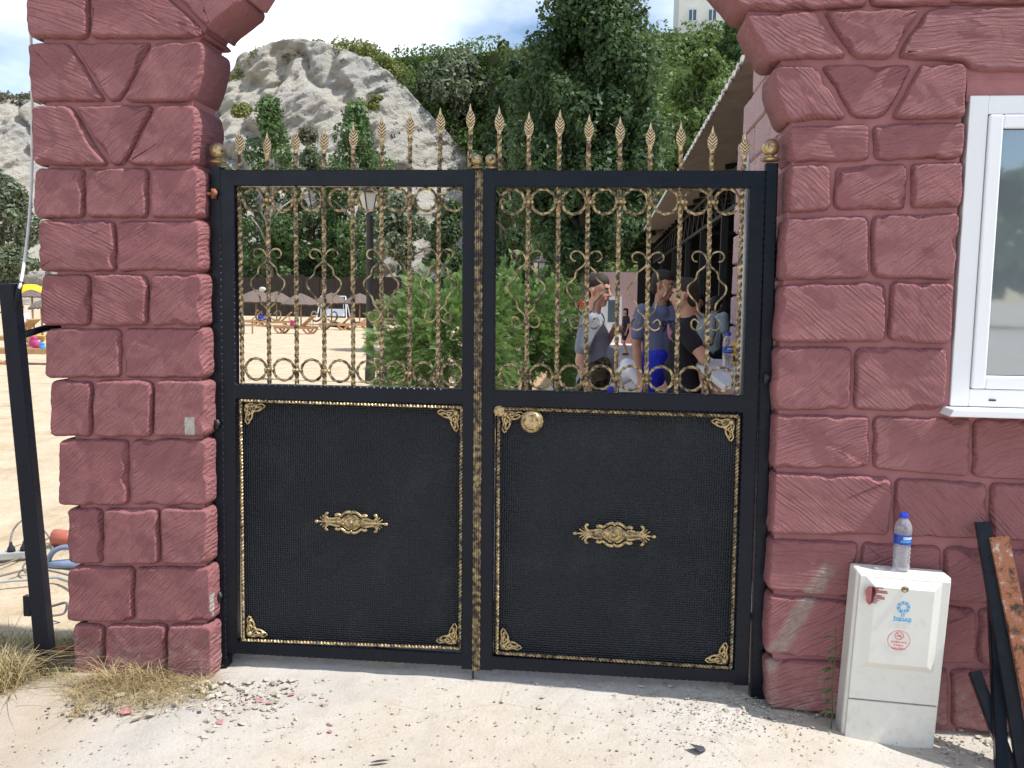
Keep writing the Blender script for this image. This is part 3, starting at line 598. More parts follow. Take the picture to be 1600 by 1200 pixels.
def gate_leaf(spec):
    gl = thing('gate_leaf', spec['label'], 'gate', (spec['cx'], 0, .04), group='leaves of the double gate')
    y0, y1 = -.022, .022
    TL, TR, BL, BR = spec['outer']; W_ = spec['w']
    q = [G(*p) for p in (TL, TR, BL, BR)]
    m = MB()
    wavy_beam(q[0]+Vector((W_/2, 0, 0)), q[2]+Vector((W_/2, 0, 0)), W_, y0, y1, m)
    wavy_beam(q[1]-Vector((W_/2, 0, 0)), q[3]-Vector((W_/2, 0, 0)), W_, y0, y1, m)
    obj('stile', m, 'black_paint', gl)
    for k, (a, b, wd) in enumerate(spec['rails']):
        m = MB(); A, B = G(*a), G(*b); wavy_beam(A, B, wd, y0+.0008, y1-.001, m); obj('rail', m, 'black_paint', gl)
    # embossed sheet panel with the rope moulding
    P4 = [G(*p, .004) for p in spec['panel']]       # TL TR BR BL
    cc = sum(P4, Vector())/4; m = MB(); m.prism([(p.x+math.copysign(.012, p.x-cc.x), p.z+math.copysign(.012, p.z-cc.z)) for p in P4], .002, .008); pn = obj('panel', m, 'black_embossed', gl)
    for a, b in ((0, 1), (1, 2), (2, 3), (3, 0)):
        A = P4[a].copy(); B = P4[b].copy(); cc = sum(P4, Vector())/4; A = A.lerp(cc, .008); B = B.lerp(cc, .008); A.y = B.y = -.020
        m = MB(); pts, r, n, cap, tw = twisted(A, B, .0070, .060, 12); m.tube(pts, r, n, cap, tw); obj('rope_moulding', m, 'gold_patina', gl)
    for k, (fx, fz) in enumerate(((1,-1),(-1,-1),(-1,1),(1,1))):
        c = P4[k] + Vector((fx*.010, 0, fz*.010)); obj('corner_ornament', corner_ornament(c, fx, fz, .00275, -.002), 'gold_solid', gl, True)
    c = G(*spec['orn'][0]); obj('centre_ornament', centre_ornament(c, PXM*spec['orn'][1]/10, -.001), 'gold_solid', gl, True)
    # twisted bars with leaf tips
    for (xt, yt, xb, yb_, tip) in spec['bars']:
        bar = None
        if xb is not None:
            A = G(xb, yb_); B = G(*tip); B = Vector((A.x+(G(xt, yt).x-A.x)*1.0, 0, B.z-.098)) if tip else G(xt, yt)
            if tip is not None:
                top = G(*tip); B = Vector((top.x, 0, top.z-.098))
            else: B = G(xt, yt)
            mid = G(xt, yt); pts = [A.lerp(mid, i/130) for i in range(130)] + [mid.lerp(B, i/34) for i in range(35)] if tip is not None else [A.lerp(B, i/130) for i in range(131)]
        else:
            top = G(*tip); A = G(xt, yt); B = Vector((top.x, 0, top.z-.098)); pts = [A.lerp(B, i/34) for i in range(35)]
        m = MB(); m.tube(pts, .0100, 4, True, 2*math.pi/.115)
        bar = obj('twisted_bar', m, 'gold_patina', gl)
        if tip is not None:
            o = link('leaf_tip', TIP, None, bar); o.location = (B.x, 0, B.z-.004)
            o.rotation_euler = (0, random.uniform(-.03, .03), random.uniform(-.25, .25)); o.scale = (1.0, 1.0, random.uniform(.98, 1.04))
    for (x, y, r) in spec['rings']:
        m = MB(); ring_mesh(G(x, y), r*PXM, .0063, m); obj('ring', m, 'gold_ring', gl)
    for (x, y, xl, yl) in spec['knots']:
        for (a, b) in ((x, y), (xl, yl)):
            c = G(a, b); m = MB()
            for sx in (-1, 1): m.sphere((c.x+sx*.014, -.006, c.z), .0085, 8, 6)
            m.sphere((c.x, -.012, c.z), .010, 8, 6); obj('collar', m, 'gold_ring', gl, True)
    for (x, y, s) in spec['scrolls']:
        for fx in (-1, 1):
            c = G(x, y); pts = [Vector((c.x+fx*(p[0]-358)*.275*PXM*s, -.004, c.z-(p[1]-160)*.275*PXM*s)) for p in SCROLL]
            pts = catmull(pts, 3); n = len(pts); rr = [.0030+.0009*min(1, min(i, n-1-i)/10) for i in range(n)]
            m = MB(); m.tube(pts, rr, 6); obj('scroll', m, 'gold_ring', gl, True)
    return gl
# left leaf
lb = [(374,292,379,602,(374,202)),(418,292,421,603,(417,205)),(462,292,464,604,(462,199)),(506,292,507,605,(506,199)),(551,292,552,606,(552,192)),(596,292,596,607,(597,181)),(640,292,640,608,(641,175)),(686,292,684,609,(689,168)),(733,268,None,None,(736,163))]
specL = dict(label='left leaf of the black and gold wrought iron gate, beside the narrow pier', cx=G(545, 1030).x, outer=((346,266),(748,266),(352,1016),(745,1043)), w=.064,
  rails=[((350,279),(746,279),.066),((352,610.5),(744,620),.066),((352,1008),(744,1029.5),.056)], panel=[(378,623),(724,634),(721,1011),(382,998)], orn=((549,816), 1.0), bars=lb,
  rings=[(397+44.7*i-(.0), 312, 17.2) for i in range(8)] + [(400+43.7*i, 576.5+1.1*i, 17.2) for i in range(8)],
  knots=[(418+44.6*i, 313, 421+44*i, 577.5+1.1*i) for i in range(7)], scrolls=[(418.5,403,1),(506.5,404,1),(596,404.5,1),(685.5,404,1)])
LL = gate_leaf(specL)
rb = [(781,268,None,None,(781,168)),(826,293,822,610,(827,175)),(873,293,869.5,611,(875,172)),(919,293,915,612,(921,178)),(968,293,962,613,(970,182)),(1015,293,1009,614,(1017,190)),(1064,293,1056,615,(1065,191)),(1110,293,1103,616,(1114,197)),(1160,293,1151,617,(1165,206))]
specR = dict(label='right leaf of the black and gold wrought iron gate, with a round door knob', cx=G(960, 1050).x, outer=((752,266),(1196,268),(749,1043),(1168,1068)), w=.060,
  rails=[((756,280),(1192,281),.066),((756,621.5),(1172,631),.070),((755,1032),(1164,1055),.058)], panel=[(779,635),(1154,648),(1142,1042),(776,1018)], orn=((960,835), 1.07), bars=rb,
  rings=[(801+47.9*i, 315, 18.6) for i in range(8)] + [(798+46.9*i, 587.5+.8*i, 18.4) for i in range(8)],
  knots=[(826+48*i, 316, 822+47*i, 588+.8*i) for i in range(7)], scrolls=[(823,407,1.04),(916,408,1.04),(1012,410,1.04),(1106,409,1.04)])
RL = gate_leaf(specR)
# cover strip on the meeting stiles, lock parts, small balls
m = MB(); A = G(750, 268); B = G(745, 1044)
for k, (dx, r) in enumerate(((-.0125, .0045), (-.0042, .0055), (.0042, .0055), (.0125, .0045))):
    pts = [Vector((A.x+(B.x-A.x)*i/240+dx, -.026, A.z+(B.z-A.z)*i/240)) for i in range(241)]
    if k in (0, 3): m.tube(pts, [r*(1+.45*math.sin(i*1.57)) for i in range(241)], 6)
    else: m.tube(pts, r, 6)
m.prism([(A.x-.015, A.z), (A.x+.015, A.z), (B.x+.015, B.z), (B.x-.015, B.z)], -.026, -.019)
obj('cover_strip', m, 'gold_strip', RL)
for px_, leaf in ((745, LL), (767, RL)):
    c = G(px_, 265); ball_finial(leaf, Vector((c.x, 0, c.z)), .0235)
c = G(832, 657); m = MB(); M_ = Matrix.Translation((c.x, -.004, c.z)) @ Matrix.Rotation(math.pi/2, 4, 'X')
m.lathe([(.043, 0), (.046, .004), (.046, .010), (.040, .014), (.030, .018), (.028, .030), (.036, .036), (.042, .042), (.044, .050), (.040, .056), (.038, .0565), (.036, .060), (.031, .062), (.030, .059), (.026, .060), (.025, .064), (.0, .065)], M_, 32)
obj('door_knob', m, 'gold_solid', RL, True, sharp=35)
c = G(781, 641); m = MB(); m.lathe([(.022, 0), (.0225, .004), (.019, .007), (.013, .008), (.012, .011), (.006, .012), (.005, .009), (.0, .009)], Matrix.Translation((c.x, -.022, c.z)) @ Matrix.Rotation(math.pi/2, 4, 'X'), 24)
obj('lock_rose', m, 'gold_solid', RL, True, sharp=35)
m = MB(); c = G(740, 1052); m.tube([(c.x, -.018, c.z-.015), (c.x, -.018, c.z+.10)], .005, 8); obj('drop_bolt', m, 'steel_dark', LL)

# gate posts with hinges
for side, (pt, pb, ball, hinges) in enumerate((((340,262),(350,1040),(340,257),((650,'L'),(922,'L'),(302,'L'))), ((1205,256),(1181,1083),(1203,253),((578,'R'),)))):
    A, B = G(*pt), G(*pb); post = thing('gate_post', ('slim black steel gate post with gold ball against the left pier','slim black steel gate post with gold ball against the right wall')[side], 'post', (B.x, 0, 0), group='gate posts')
    m = MB(); wavy_beam(A, Vector((B.x, 0, -.02)), .044, -.026, .024, m); obj('shaft', m, 'black_paint', post)
    m = MB(); wavy_beam(A+Vector(((-1, 1)[side]*.022, 0, 0)), Vector((B.x+(-1, 1)[side]*.022, 0, -.02)), .012, -.002, .02, m); obj('back_flange', m, 'black_paint', post)
    c = G(*ball); ball_finial(post, Vector((c.x, 0, c.z)), .034)
    m = MB(); m.box(B.x-.026, B.x+.026, -.032, .03, -.03, .035); obj('foot_sleeve', m, 'black_paint', post)
    for hy, s_ in hinges:
        u = (hy-pt[1])/(pb[1]-pt[1]); c = A.lerp(B, u); sg = -1 if s_ == 'L' else 1
        m = MB(); m.tube([(c.x+sg*.075, -.035, c.z), (c.x, -.035, c.z)], .007, 8); m.tube([(c.x-.002, -.036, c.z-.02), (c.x-.002, -.036, c.z+.02)], .011, 10); m.sphere((c.x+.004, -.04, c.z+.004), .013, 8, 6); obj('hinge_bolt', m, 'rust' if hy == 302 else 'steel_dark', post, True)
# thin white conduit on the inner face of the right jamb
m = MB(); A, B = PY(1168, 240, .10), PY(1154, 640, .10); m.tube([A, B, Vector((B.x, .10, .0))], .011, 8)
tag(obj('conduit', m, 'white_pvc', None, True), 'thin white conduit pipe standing just behind the right gate leaf', 'pipe')

# ================================================================== METER BOX, BOTTLE
bl, br_, tl = PZ(1316, 1148, .0), PZ(1464, 1166, .0), None
yb0 = -.222
BL, BR2, TL2, TR2 = PY(1316, 1147, yb0), PY(1463, 1166, yb0), PY(1333, 893, yb0), PY(1481, 904, yb0)
ux = (BR2-BL).normalized(); ux = Vector((ux.x, 0, ux.z)).normalized(); uz = Vector((-ux.z, 0, ux.x))
BW = ((BR2-BL).length+(TR2-TL2).length)/2*.965; BH = ((TL2-BL).length+(TR2-BR2).length)/2*.985
bx = thing('meter_box', 'cream plastic gas meter box with blue tree logo against the rose wall', 'meter box', (BL.x, yb0, BL.z))
lean = (TL2-BL).normalized(); ang = math.atan2(lean.x, lean.z)*.55 - math.atan2(ux.z, ux.x)*.45
MB_ = Matrix.Translation((BL.x+.004, yb0, BL.z)) @ Matrix.Rotation(ang, 4, 'Y')
def bpt(x, y, z): return MB_ @ Vector((x, y, z))
m = MB(); m.box(-.007, BW+.005, .004, .106, -.03, BH+.008, MB_); bevel(obj('body', m, 'box_plastic', bx), .010, 3)
m = MB(); m.box(.003, BW-.003, -.014, .006, .155, BH-.004, MB_); door = bevel(obj('door', m, 'box_plastic', bx), .004, 2)
m = MB(); m.box(.003, BW-.003, -.013, .006, -.03, .149, MB_); bevel(obj('plinth_panel', m, 'box_plastic', bx), .004, 2)
# raised field on the door
def frustum(x0, x1, z0, z1, ins, y0, y1):
    mm = MB(); vs = [bpt(x0,y0,z0), bpt(x1,y0,z0), bpt(x1,y0,z1), bpt(x0,y0,z1), bpt(x0+ins,y1,z0+ins*.8), bpt(x1-ins,y1,z0+ins*.8), bpt(x1-ins,y1,z1-ins), bpt(x0+ins,y1,z1-ins)]
    mm.add(vs, [(0,1,5,4),(1,2,6,5),(2,3,7,6),(3,0,4,7),(4,5,6,7)]); return mm
fx0, fx1, fz0, fz1 = .026, BW-.034, BH-.365, BH-.010
bevel(obj('raised_field', frustum(fx0, fx1, fz0, fz1, .032, -.0138, -.030), 'box_plastic', door), .003, 2)
m = MB(); m.lathe([(.013, 0), (.014, .004), (.012, .008), (.009, .007), (.009, .004), (.0, .004)], Matrix.Translation(bpt(BW*.485, -.028, BH-.040)) @ Matrix.Rotation(math.pi/2+rad(25), 4, 'X'), 20); obj('lock', m, 'brass_lock', door, True)
def flat(polys, mat, name, parent, M, y, th=.0006):
    mm = MB()
    for pl in polys:
        n = len(pl); vs = [M @ Vector((a, y, b)) for a, b in pl] + [M @ Vector((a, y+th, b)) for a, b in pl]
        mm.add(vs, [tuple(range(n))] + [(i, (i+1)%n, n+(i+1)%n, n+i) for i in range(n)])
    return obj(name, mm, mat, parent)
def bar2(x0, z0, x1, z1, wd):
    d = Vector((x1-x0, z1-z0)).normalized(); n = Vector((-d.y, d.x))*wd/2
    return [(x0+n.x, z0+n.y), (x0-n.x, z0-n.y), (x1-n.x, z1-n.y), (x1+n.x, z1+n.y)]
def text_mesh(body, size, mat, parent, M, name='lettering', ext=.0003, align='CENTER', xs=1.0, bold=.0):
    cu = bpy.data.curves.new('t', 'FONT'); cu.body = body; cu.size = size; cu.align_x = align; cu.extrude = ext; cu.offset = bold; cu.resolution_u = 3
    to = bpy.data.objects.new('t', cu); C.objects.link(to); dg = bpy.context.evaluated_depsgraph_get(); me = bpy.data.meshes.new_from_object(to.evaluated_get(dg))
    bpy.data.objects.remove(to); bpy.data.curves.remove(cu)
    me.transform(M @ Matrix.Rotation(math.pi/2, 4, 'X') @ Matrix.Diagonal((xs, 1, 1, 1)))
    me.name = name; return link(name, me, mat, parent)
yl = -.0312
lx, lz = BW*.49, BH-.112; pol = []
for k in range(16):
    a = math.pi/2 + 2*math.pi*(k+.5)/16
    if abs(math.sin((a-1.5*math.pi)/2)) < .16: continue
    r0, r1 = .0115, .0245
    pol.append(bar2(lx+r0*math.cos(a), lz+r0*math.sin(a), lx+r1*math.cos(a), lz+r1*math.sin(a), .0026))
    for d in (-.17, .17):
        if k % 2 == 0: pol.append(bar2(lx+.015*math.cos(a), lz+.015*math.sin(a), lx+.025*math.cos(a+d), lz+.025*math.sin(a+d), .0022))
for dx in (-.004, .004): pol.append(bar2(lx+dx, lz-.008, lx+dx, lz-.036, .0034))
flat(pol, 'blue_print', 'tree_emblem', door, MB_, yl)
text_mesh('İGDAŞ', .0185, 'blue_print', door, MB_ @ Matrix.Translation((lx, yl, lz-.054)), bold=.0006, xs=1.12)
cxr, czr = BW*.475, BH-.242; rx, rz = .0415, .039
def ringpoly(cx, cz, rx, rz, wd, n=48):
    return [[(cx+rx*math.cos(2*math.pi*i/n), cz+rz*math.sin(2*math.pi*i/n)), (cx+rx*math.cos(2*math.pi*(i+1)/n), cz+rz*math.sin(2*math.pi*(i+1)/n)),
             (cx+(rx-wd)*math.cos(2*math.pi*(i+1)/n), cz+(rz-wd)*math.sin(2*math.pi*(i+1)/n)), (cx+(rx-wd)*math.cos(2*math.pi*i/n), cz+(rz-wd)*math.sin(2*math.pi*i/n))] for i in range(n)]
sx, sz, sr = cxr, czr+.0185, .0165
pol = ringpoly(cxr, czr, rx, rz, .0015) + ringpoly(sx, sz, sr, sr*.95, .0018, 32) + [bar2(sx-.011, sz+.011, sx+.011, sz-.011, .0018), bar2(sx-.010, sz-.002, sx+.004, sz-.002, .0022), bar2(sx+.004, sz-.002, sx+.008, sz-.0015, .0026), bar2(sx+.002, sz+.004, sx+.008, sz+.007, .0015)]
flat(pol, 'red_print', 'warning_roundel', door, MB_, yl)
for k, s_ in enumerate(('DOĞALGAZ', 'ATEŞLE', 'YAKLAŞMA')):
    text_mesh(s_, .0082, 'red_print', door, MB_ @ Matrix.Translation((cxr, yl, czr-.0095-.0125*k)), xs=1.25)
# brush of wall paint on the door
pol = [[(.040+.018*math.cos(a)*(1+.2*math.sin(5*a)), BH-.072+.036*math.sin(a)*(1+.12*math.sin(3*a))) for a in [2*math.pi*i/24 for i in range(24)]]]
for k in range(11):
    z = BH-.044-.0058*k; x1 = .062+.05*random.random()*(1-abs(k-4)/9); pol.append(bar2(.045, z, x1, z-.001*k*.3, .0052-.0002*k) )
flat(pol, 'smear_paint', 'paint_smear', door, MB_, -.0315, .001)

# water bottle on the box
bc = MB_ @ Vector((BW*.50, .05, BH+.0125))
bot = thing('water_bottle', 'small clear plastic water bottle with blue cap standing on the meter box', 'bottle', bc)
def bottle(parent, c, s=1.0):
    M_ = Matrix.Translation(c) @ Matrix.Scale(s, 4)
    prof = [(.026, 0), (.0305, .004), (.031, .012)] + [(.0305+.0016*math.cos(i*math.pi), .016+.0085*i) for i in range(9)] + [(.0285, .096), (.0315, .102), (.0316, .104), (.0316, .140), (.0316, .142)] + [(.0318, .150), (.0322, .160), (.0305, .172), (.026, .184), (.0185, .195), (.0135, .201), (.0130, .205)]
    m = MB(); m.lathe(prof, M_, 28); b = obj('shell', m, 'bottle_plastic', parent, True)
    m = MB(); m.lathe([(r*.955, h) for r, h in prof if .003 < h < .096] , M_, 28); obj('water', m, 'water', parent, True)
    m = MB(); m.lathe([(.0152, .2035), (.0158, .2055), (.0158, .219), (.0148, .221), (.0, .2215)], M_, 24); obj('cap', m, 'blue_cap', parent, True, sharp=40)
    m = MB(); n = 40
    for i in range(n):
        for h in (.103, .141): a = 2*math.pi*i/n; m.v.append(M_ @ Vector((.0322*math.cos(a), .0322*math.sin(a), h)))
    m.f = [(2*i, 2*((i+1)%n), 2*((i+1)%n)+1, 2*i+1) for i in range(n)]; lab = obj('label_sleeve', m, 'label_blue', parent, True)
    def wrap(o):
        for v_ in o.data.vertices:
            p = v_.co; a = p.x/.0326; off = p.y
            v_.co = M_ @ Vector((.0326*math.sin(a), -.0326*math.cos(a)+off, p.z))
    o = text_mesh('SIRMA', .0145, 'white_print', lab, Matrix.Translation((.012, 0, .124)), bold=.0004, ext=.00005); wrap(o)
    mm = MB()
    for i in range(14): mm.add([(-.016+.003*i, 0, .112), (-.013+.003*i, 0, .112), (-.013+.003*i, 0, .121), (-.016+.003*i, 0, .121)], [(0,1,2,3)])
    o = obj('label_band', mm, 'label_sky', lab); wrap(o)
bottle(bot, bc)

# weeds growing beside the box
wd = thing('weed', 'small green weed growing up the left side of the meter box', 'plant', (1.42, -.24, 0))
m = MB(); x0 = PY(1306, 1000, -.20); stem = [Vector((x0.x-.002+.004*math.sin(k), -.20, -.04+k*.042)) for k in range(11)]
m.tube(stem, .0025, 5); obj('stem', m, 'leaf_weed', wd)
def leafblade(m, p, d, ln, wdt, droop=.3):
    d = Vector(d).normalized(); s_ = d.cross(Vector((0, 0, 1))); s_ = s_.normalized() if s_.length > 1e-3 else Vector((1, 0, 0)); n = 5; base = len(m.v)
    for i in range(n+1):
        u = i/n; c = Vector(p)+d*ln*u+Vector((0, 0, -droop*ln*u*u)); wv_ = wdt*math.sin(math.pi*(u*.9+.08)); m.v += [tuple(c-s_*wv_), tuple(c+s_*wv_)]
    m.f += [(base+2*i, base+2*i+1, base+2*i+3, base+2*i+2) for i in range(n)]
def set_rnd(me):
    a = me.attributes.new('rnd', 'FLOAT', 'FACE'); a.data.foreach_set('value', RNG.random(len(me.polygons)).astype(np.float32))
for k in range(18):
    p = stem[2+int(k*8/18)]; m = MB(); leafblade(m, p, (-1+.4*random.random(), -.7+.9*random.random(), .35), random.uniform(.035, .065), .0075, .7); o = obj('leaf', m, 'leaf_weed', wd, True); set_rnd(o.data)

# ================================================================== SCRAP METAL AT RIGHT
def angle_iron(mb, A, B, side, wd, th=.004):
    A, B = Vector(A), Vector(B); T = (B-A).normalized(); S = Vector(side); S = (S-T*S.dot(T)).normalized(); N = T.cross(S)
    for (a, b) in ((S, N), (N, S)):
        vs = []
        for P_ in (A, B):
            for u, v2 in ((0, 0), (wd, 0), (wd, th), (0, th)): vs.append(P_+a*u+b*v2)
        mb.add(vs, [(3,2,1,0),(4,5,6,7),(0,1,5,4),(1,2,6,5),(2,3,7,6),(3,0,4,7)])
def lean_piece(name, label, ptop, pbot, ytop, ybot, side, wd, mat, cat='scrap metal'):
    A = PY(*pbot, ybot); B = PY(*ptop, ytop); o = thing(name, label, cat, (A.x, ybot, A.z), group='scrap metal leaning on the wall')
    k = (A.z-.0)/(A.z-B.z) if abs(A.z-B.z) > 1e-6 else 0; A = A+(B-A)*(-(A.z+.07)/(B.z-A.z))     # continue down to the ground
    m = MB(); angle_iron(m, A, B, side, wd); obj('bar', m, mat, o); return o, A, B
o1, A, B = lean_piece('angle_iron', 'long black angle iron leaning on the wall beside the meter box', (1524,816), (1580,1150), -.150, -.38, (1, -.3, 0), .050, 'black_paint')
m = MB()
for u in (.86, .80): p = B.lerp(A, 1-u); m.lathe([(.007, 0), (.007, .003), (.0, .003)], Matrix.Translation(p+Vector((.03, -.012, 0))) @ Matrix.Rotation(math.pi/2, 4, 'X'), 10)
obj('rivet', m, 'steel_dark', o1)
lean_piece('angle_iron', 'rust eaten angle iron with peeling paint leaning in front of the black bars', (1545,840), (1600,1105), -.190, -.43, (1, -.4, 0), .068, 'rusty_paint')
lean_piece('flat_bar', 'straight black steel bar with a rusty edge behind the rusted angle iron', (1545,930), (1556,1180), -.165, -.37, (1, -.2, 0), .042, 'black_paint')
lean_piece('steel_channel', 'short black channel offcut leaning low against the wall', (1514,1050), (1560,1175), -.155, -.34, (1, -.35, 0), .045, 'black_paint')
lean_piece('flat_bar', 'black steel bar at the far right edge of the scrap heap', (1622,900), (1640,1180), -.165, -.46, (1, -.3, 0), .06, 'black_paint')

# ================================================================== LEFT: LEANING POST, POLE, CABLES, TOOLS
A, B = PY(74, 1050, -.12), PY(15, 443, -.15); post = thing('steel_post', 'black square steel post leaning left in front of the beach', 'post', (A.x, -.12, 0))
A = A+(B-A)*(-(A.z+.03)/(B.z-A.z))
def sq_tube(mb, A, B, wd):
    T = (B-A).normalized(); S = (Vector((1, .12, 0))-T*Vector((1, .12, 0)).dot(T)).normalized(); N = T.cross(S); vs = []
    for P_ in (A, B):
        for u, v2 in ((-1,-1),(1,-1),(1,1),(-1,1)): vs.append(P_+S*u*wd/2+N*v2*wd/2)
    mb.add(vs, [(0,1,2,3),(7,6,5,4),(4,5,1,0),(5,6,2,1),(6,7,3,2),(7,4,0,3)])
m = MB(); sq_tube(m, A, B, .064); bevel(obj('shaft', m, 'black_paint', post), .005)
m = MB(); p = A.lerp(B, .18); m.box(p.x-.058, p.x-.028, -.16, -.135, p.z-.05, p.z+.04); obj('lug', m, 'black_paint', post)
m = MB(); p = PY(34, 524, -.12); q = PY(70, 513, .02); m.tube([p, q, q+Vector((.06, .05, .006))], .0155, 10); obj('cross_bar', m, 'black_paint', post, True)
m = MB(); p = PY(78, 1016, -.08); q = PY(108, 1014, .02); m.tube([p, q, q+Vector((.06, .05, 0))], .013, 10); obj('cross_bar', m, 'rust', post, True)
m = MB(); pts = [PY(26, 482, -.19), PY(29, 455, -.185), PY(33, 440, -.175), PY(40, 395, -.06), PY(46, 340, .06), PY(50, 260, .16), PY(50, 150, .165), PY(48, 40, .165), PY(46, -80, .165)]
m.tube(catmull(pts, 4), .0066, 8); pole = thing('rod', 'thin bent white painted rod rising behind the left pier', 'rod', (pts[0].x, -.24, 0)); obj('shaft', m, 'pole_paint', pole, True)
m = MB(); m.tube([pts[0], pts[1], pts[2]], [.011, .011, .010], 8); obj('dark_sleeve', m, 'black_paint', pole, True)

def cable(pts, r, label, mat='cable_grey'):
    q = []
    for (x, y, dz) in pts:
        p = PZ(x, y, 0); p = PZ(x, y, gz(p.x, p.y)+.012+dz); q.append(p)
    m = MB(); m.tube(catmull(q, 5), r, 6); return tag(obj('cable', m, mat, None, True), label, 'cable', 'cables on the sand')
cable([(-20,905,0),(20,895,0),(45,890,0),(80,892,0),(130,905,0)], .007, 'grey cable running under the power strip')
cable([(-20,912,0),(10,908,0),(55,905,0),(95,903,0),(140,925,0)], .009, 'thick pale cable crossing the sand behind the leaning post', 'strip_grey')
cable([(-20,890,0),(30,872,0),(60,850,.02),(85,838,.02),(108,845,0)], .006, 'thin dark cable leading off behind the pier')
cable([(15,853,.06),(20,830,.13),(32,815,.18),(42,812,.16),(60,820,.1),(80,845,.0),(80,868,0),(66,878,0)], .006, 'cable looping up from the power strip plug and round the post')
cable([(40,895,0),(36,885,.02),(45,878,.02),(60,890,0)], .006, 'small cable loop against the leaning post')
cable([(60,952,0),(85,946,.03),(104,942,.05),(100,958,0),(80,962,0)], .007, 'dark cable loop between post and pier foot')
m = MB(); pc = PZ(18, 868, .02); rz_ = rad(25); Mx = Matrix.Translation((pc.x, pc.y, gz(pc.x, pc.y)+.0)) @ Matrix.Rotation(rz_, 4, 'Z')
ps = thing('power_strip', 'grey power strip with two black plugs lying on the sand', 'power strip', Mx.translation)
m.box(-.22, .12, -.03, .03, .0, .045, Mx); bevel(obj('body', m, 'strip_grey', ps), .006)
for x in (.0, .07): m = MB(); m.lathe([(.024, .046), (.022, .065), (.010, .085), (.007, .105), (.0, .106)], Mx @ Matrix.Translation((x, 0, 0)), 12); obj('plug', m, 'dark_cloth', ps, True)
pt_ = PZ(94, 884, .0); gt = thing('grinder', 'blue handled power tool lying on the sand behind the pier', 'power tool', (pt_.x, pt_.y, 0))
m = MB(); q = [PY(74, 880, pt_.y), PY(80, 866, pt_.y), PY(90, 858, pt_.y), PY(104, 855, pt_.y), PY(120, 858, pt_.y)]; m.tube(catmull(q, 4), .016, 8); obj('handle', m, 'tool_blue', gt, True)
m = MB(); m.tube([PY(74, 882, pt_.y), PY(90, 882, pt_.y), PY(125, 880, pt_.y)], [.02, .028, .03], 10); obj('body', m, 'tool_blue', gt, True)
pt_ = PZ(95, 852, .0); m = MB(); m.tube([Vector((pt_.x-.05, pt_.y, .05)), Vector((pt_.x-.04, pt_.y, .05)), Vector((pt_.x+.06, pt_.y, .05)), Vector((pt_.x+.1, pt_.y, .05))], [.035, .055, .05, .03], 12)
tag(obj('orange_tool', m, 'tool_orange', None, True), 'orange red tool housing on the sand beyond the blue tool', 'power tool')

# dry grass
def blades(name, n, region, hmin, hmax, mat, label, lean=.6, wdt=.0022, seed=1):
    r = np.random.default_rng(seed); m = MB(); 
    for k in range(n):
        x, y = region(r); z = -.045 if x < -1.15 else -.02; a = r.uniform(0, 2*math.pi); h = r.uniform(hmin, hmax); le = r.uniform(.2, 1.0)*lean*h; d = Vector((math.cos(a), math.sin(a), 0)); s_ = Vector((-d.y, d.x, 0)); b0 = len(m.v)
        for i in range(5):
            u = i/4; c = Vector((x, y, z))+d*le*u**1.3+Vector((.008*math.sin(k+u*5), 0, h*(u-.45*min(1.6, lean)*u*u))); wv_ = wdt*(1-u*.85); m.v += [tuple(c-s_*wv_), tuple(c+s_*wv_)]
        m.f += [(b0+2*i, b0+2*i+1, b0+2*i+3, b0+2*i+2) for i in range(4)]
    o = obj(name, m, mat); set_rnd(o.data); return tag(o, label, 'grass', kind='stuff')
def reg_a(r):
    px = r.uniform(-60, 330); base = 1000 if px < 110 else 1056+8*r.random(); py = base+abs(r.normal(0, 38 if px < 130 else 24)); py = min(py, 1118)
    p = PZ(px, py, -.04); return p.x, p.y
blades('dry_grass', 3400, reg_a, .02, .12, 'straw', 'dry straw coloured grass around the foot of the left pier', 1.9, .0016)
def reg_b(r):
    c = ((215, 1058), (180, 1062), (240, 1060))[r.integers(3)]; p = PZ(c[0]+r.normal(0, 20), c[1]+abs(r.normal(0, 9)), -.04); return p.x, p.y
blades('dry_grass', 240, reg_b, .08, .26, 'straw', 'taller tuft of dry grass stalks leaning on the left pier', 1.3, .0018, 5)
def reg_c(r):
    p = PZ(r.uniform(-40, 120), 985+abs(r.normal(0, 30)), 0); return p.x, p.y
blades('dry_grass', 800, reg_c, .03, .12, 'straw_green', 'short greenish grass behind the leaning post', .9, .002, 9)
def reg_d(r):
    p = PZ(8+r.normal(0, 14), 1050+r.normal(0, 12), 0); return p.x, p.y
blades('dry_grass', 500, reg_d, .12, .36, 'straw', 'shaggy clump of dead grass at the left edge', 1.3, .0024, 12)

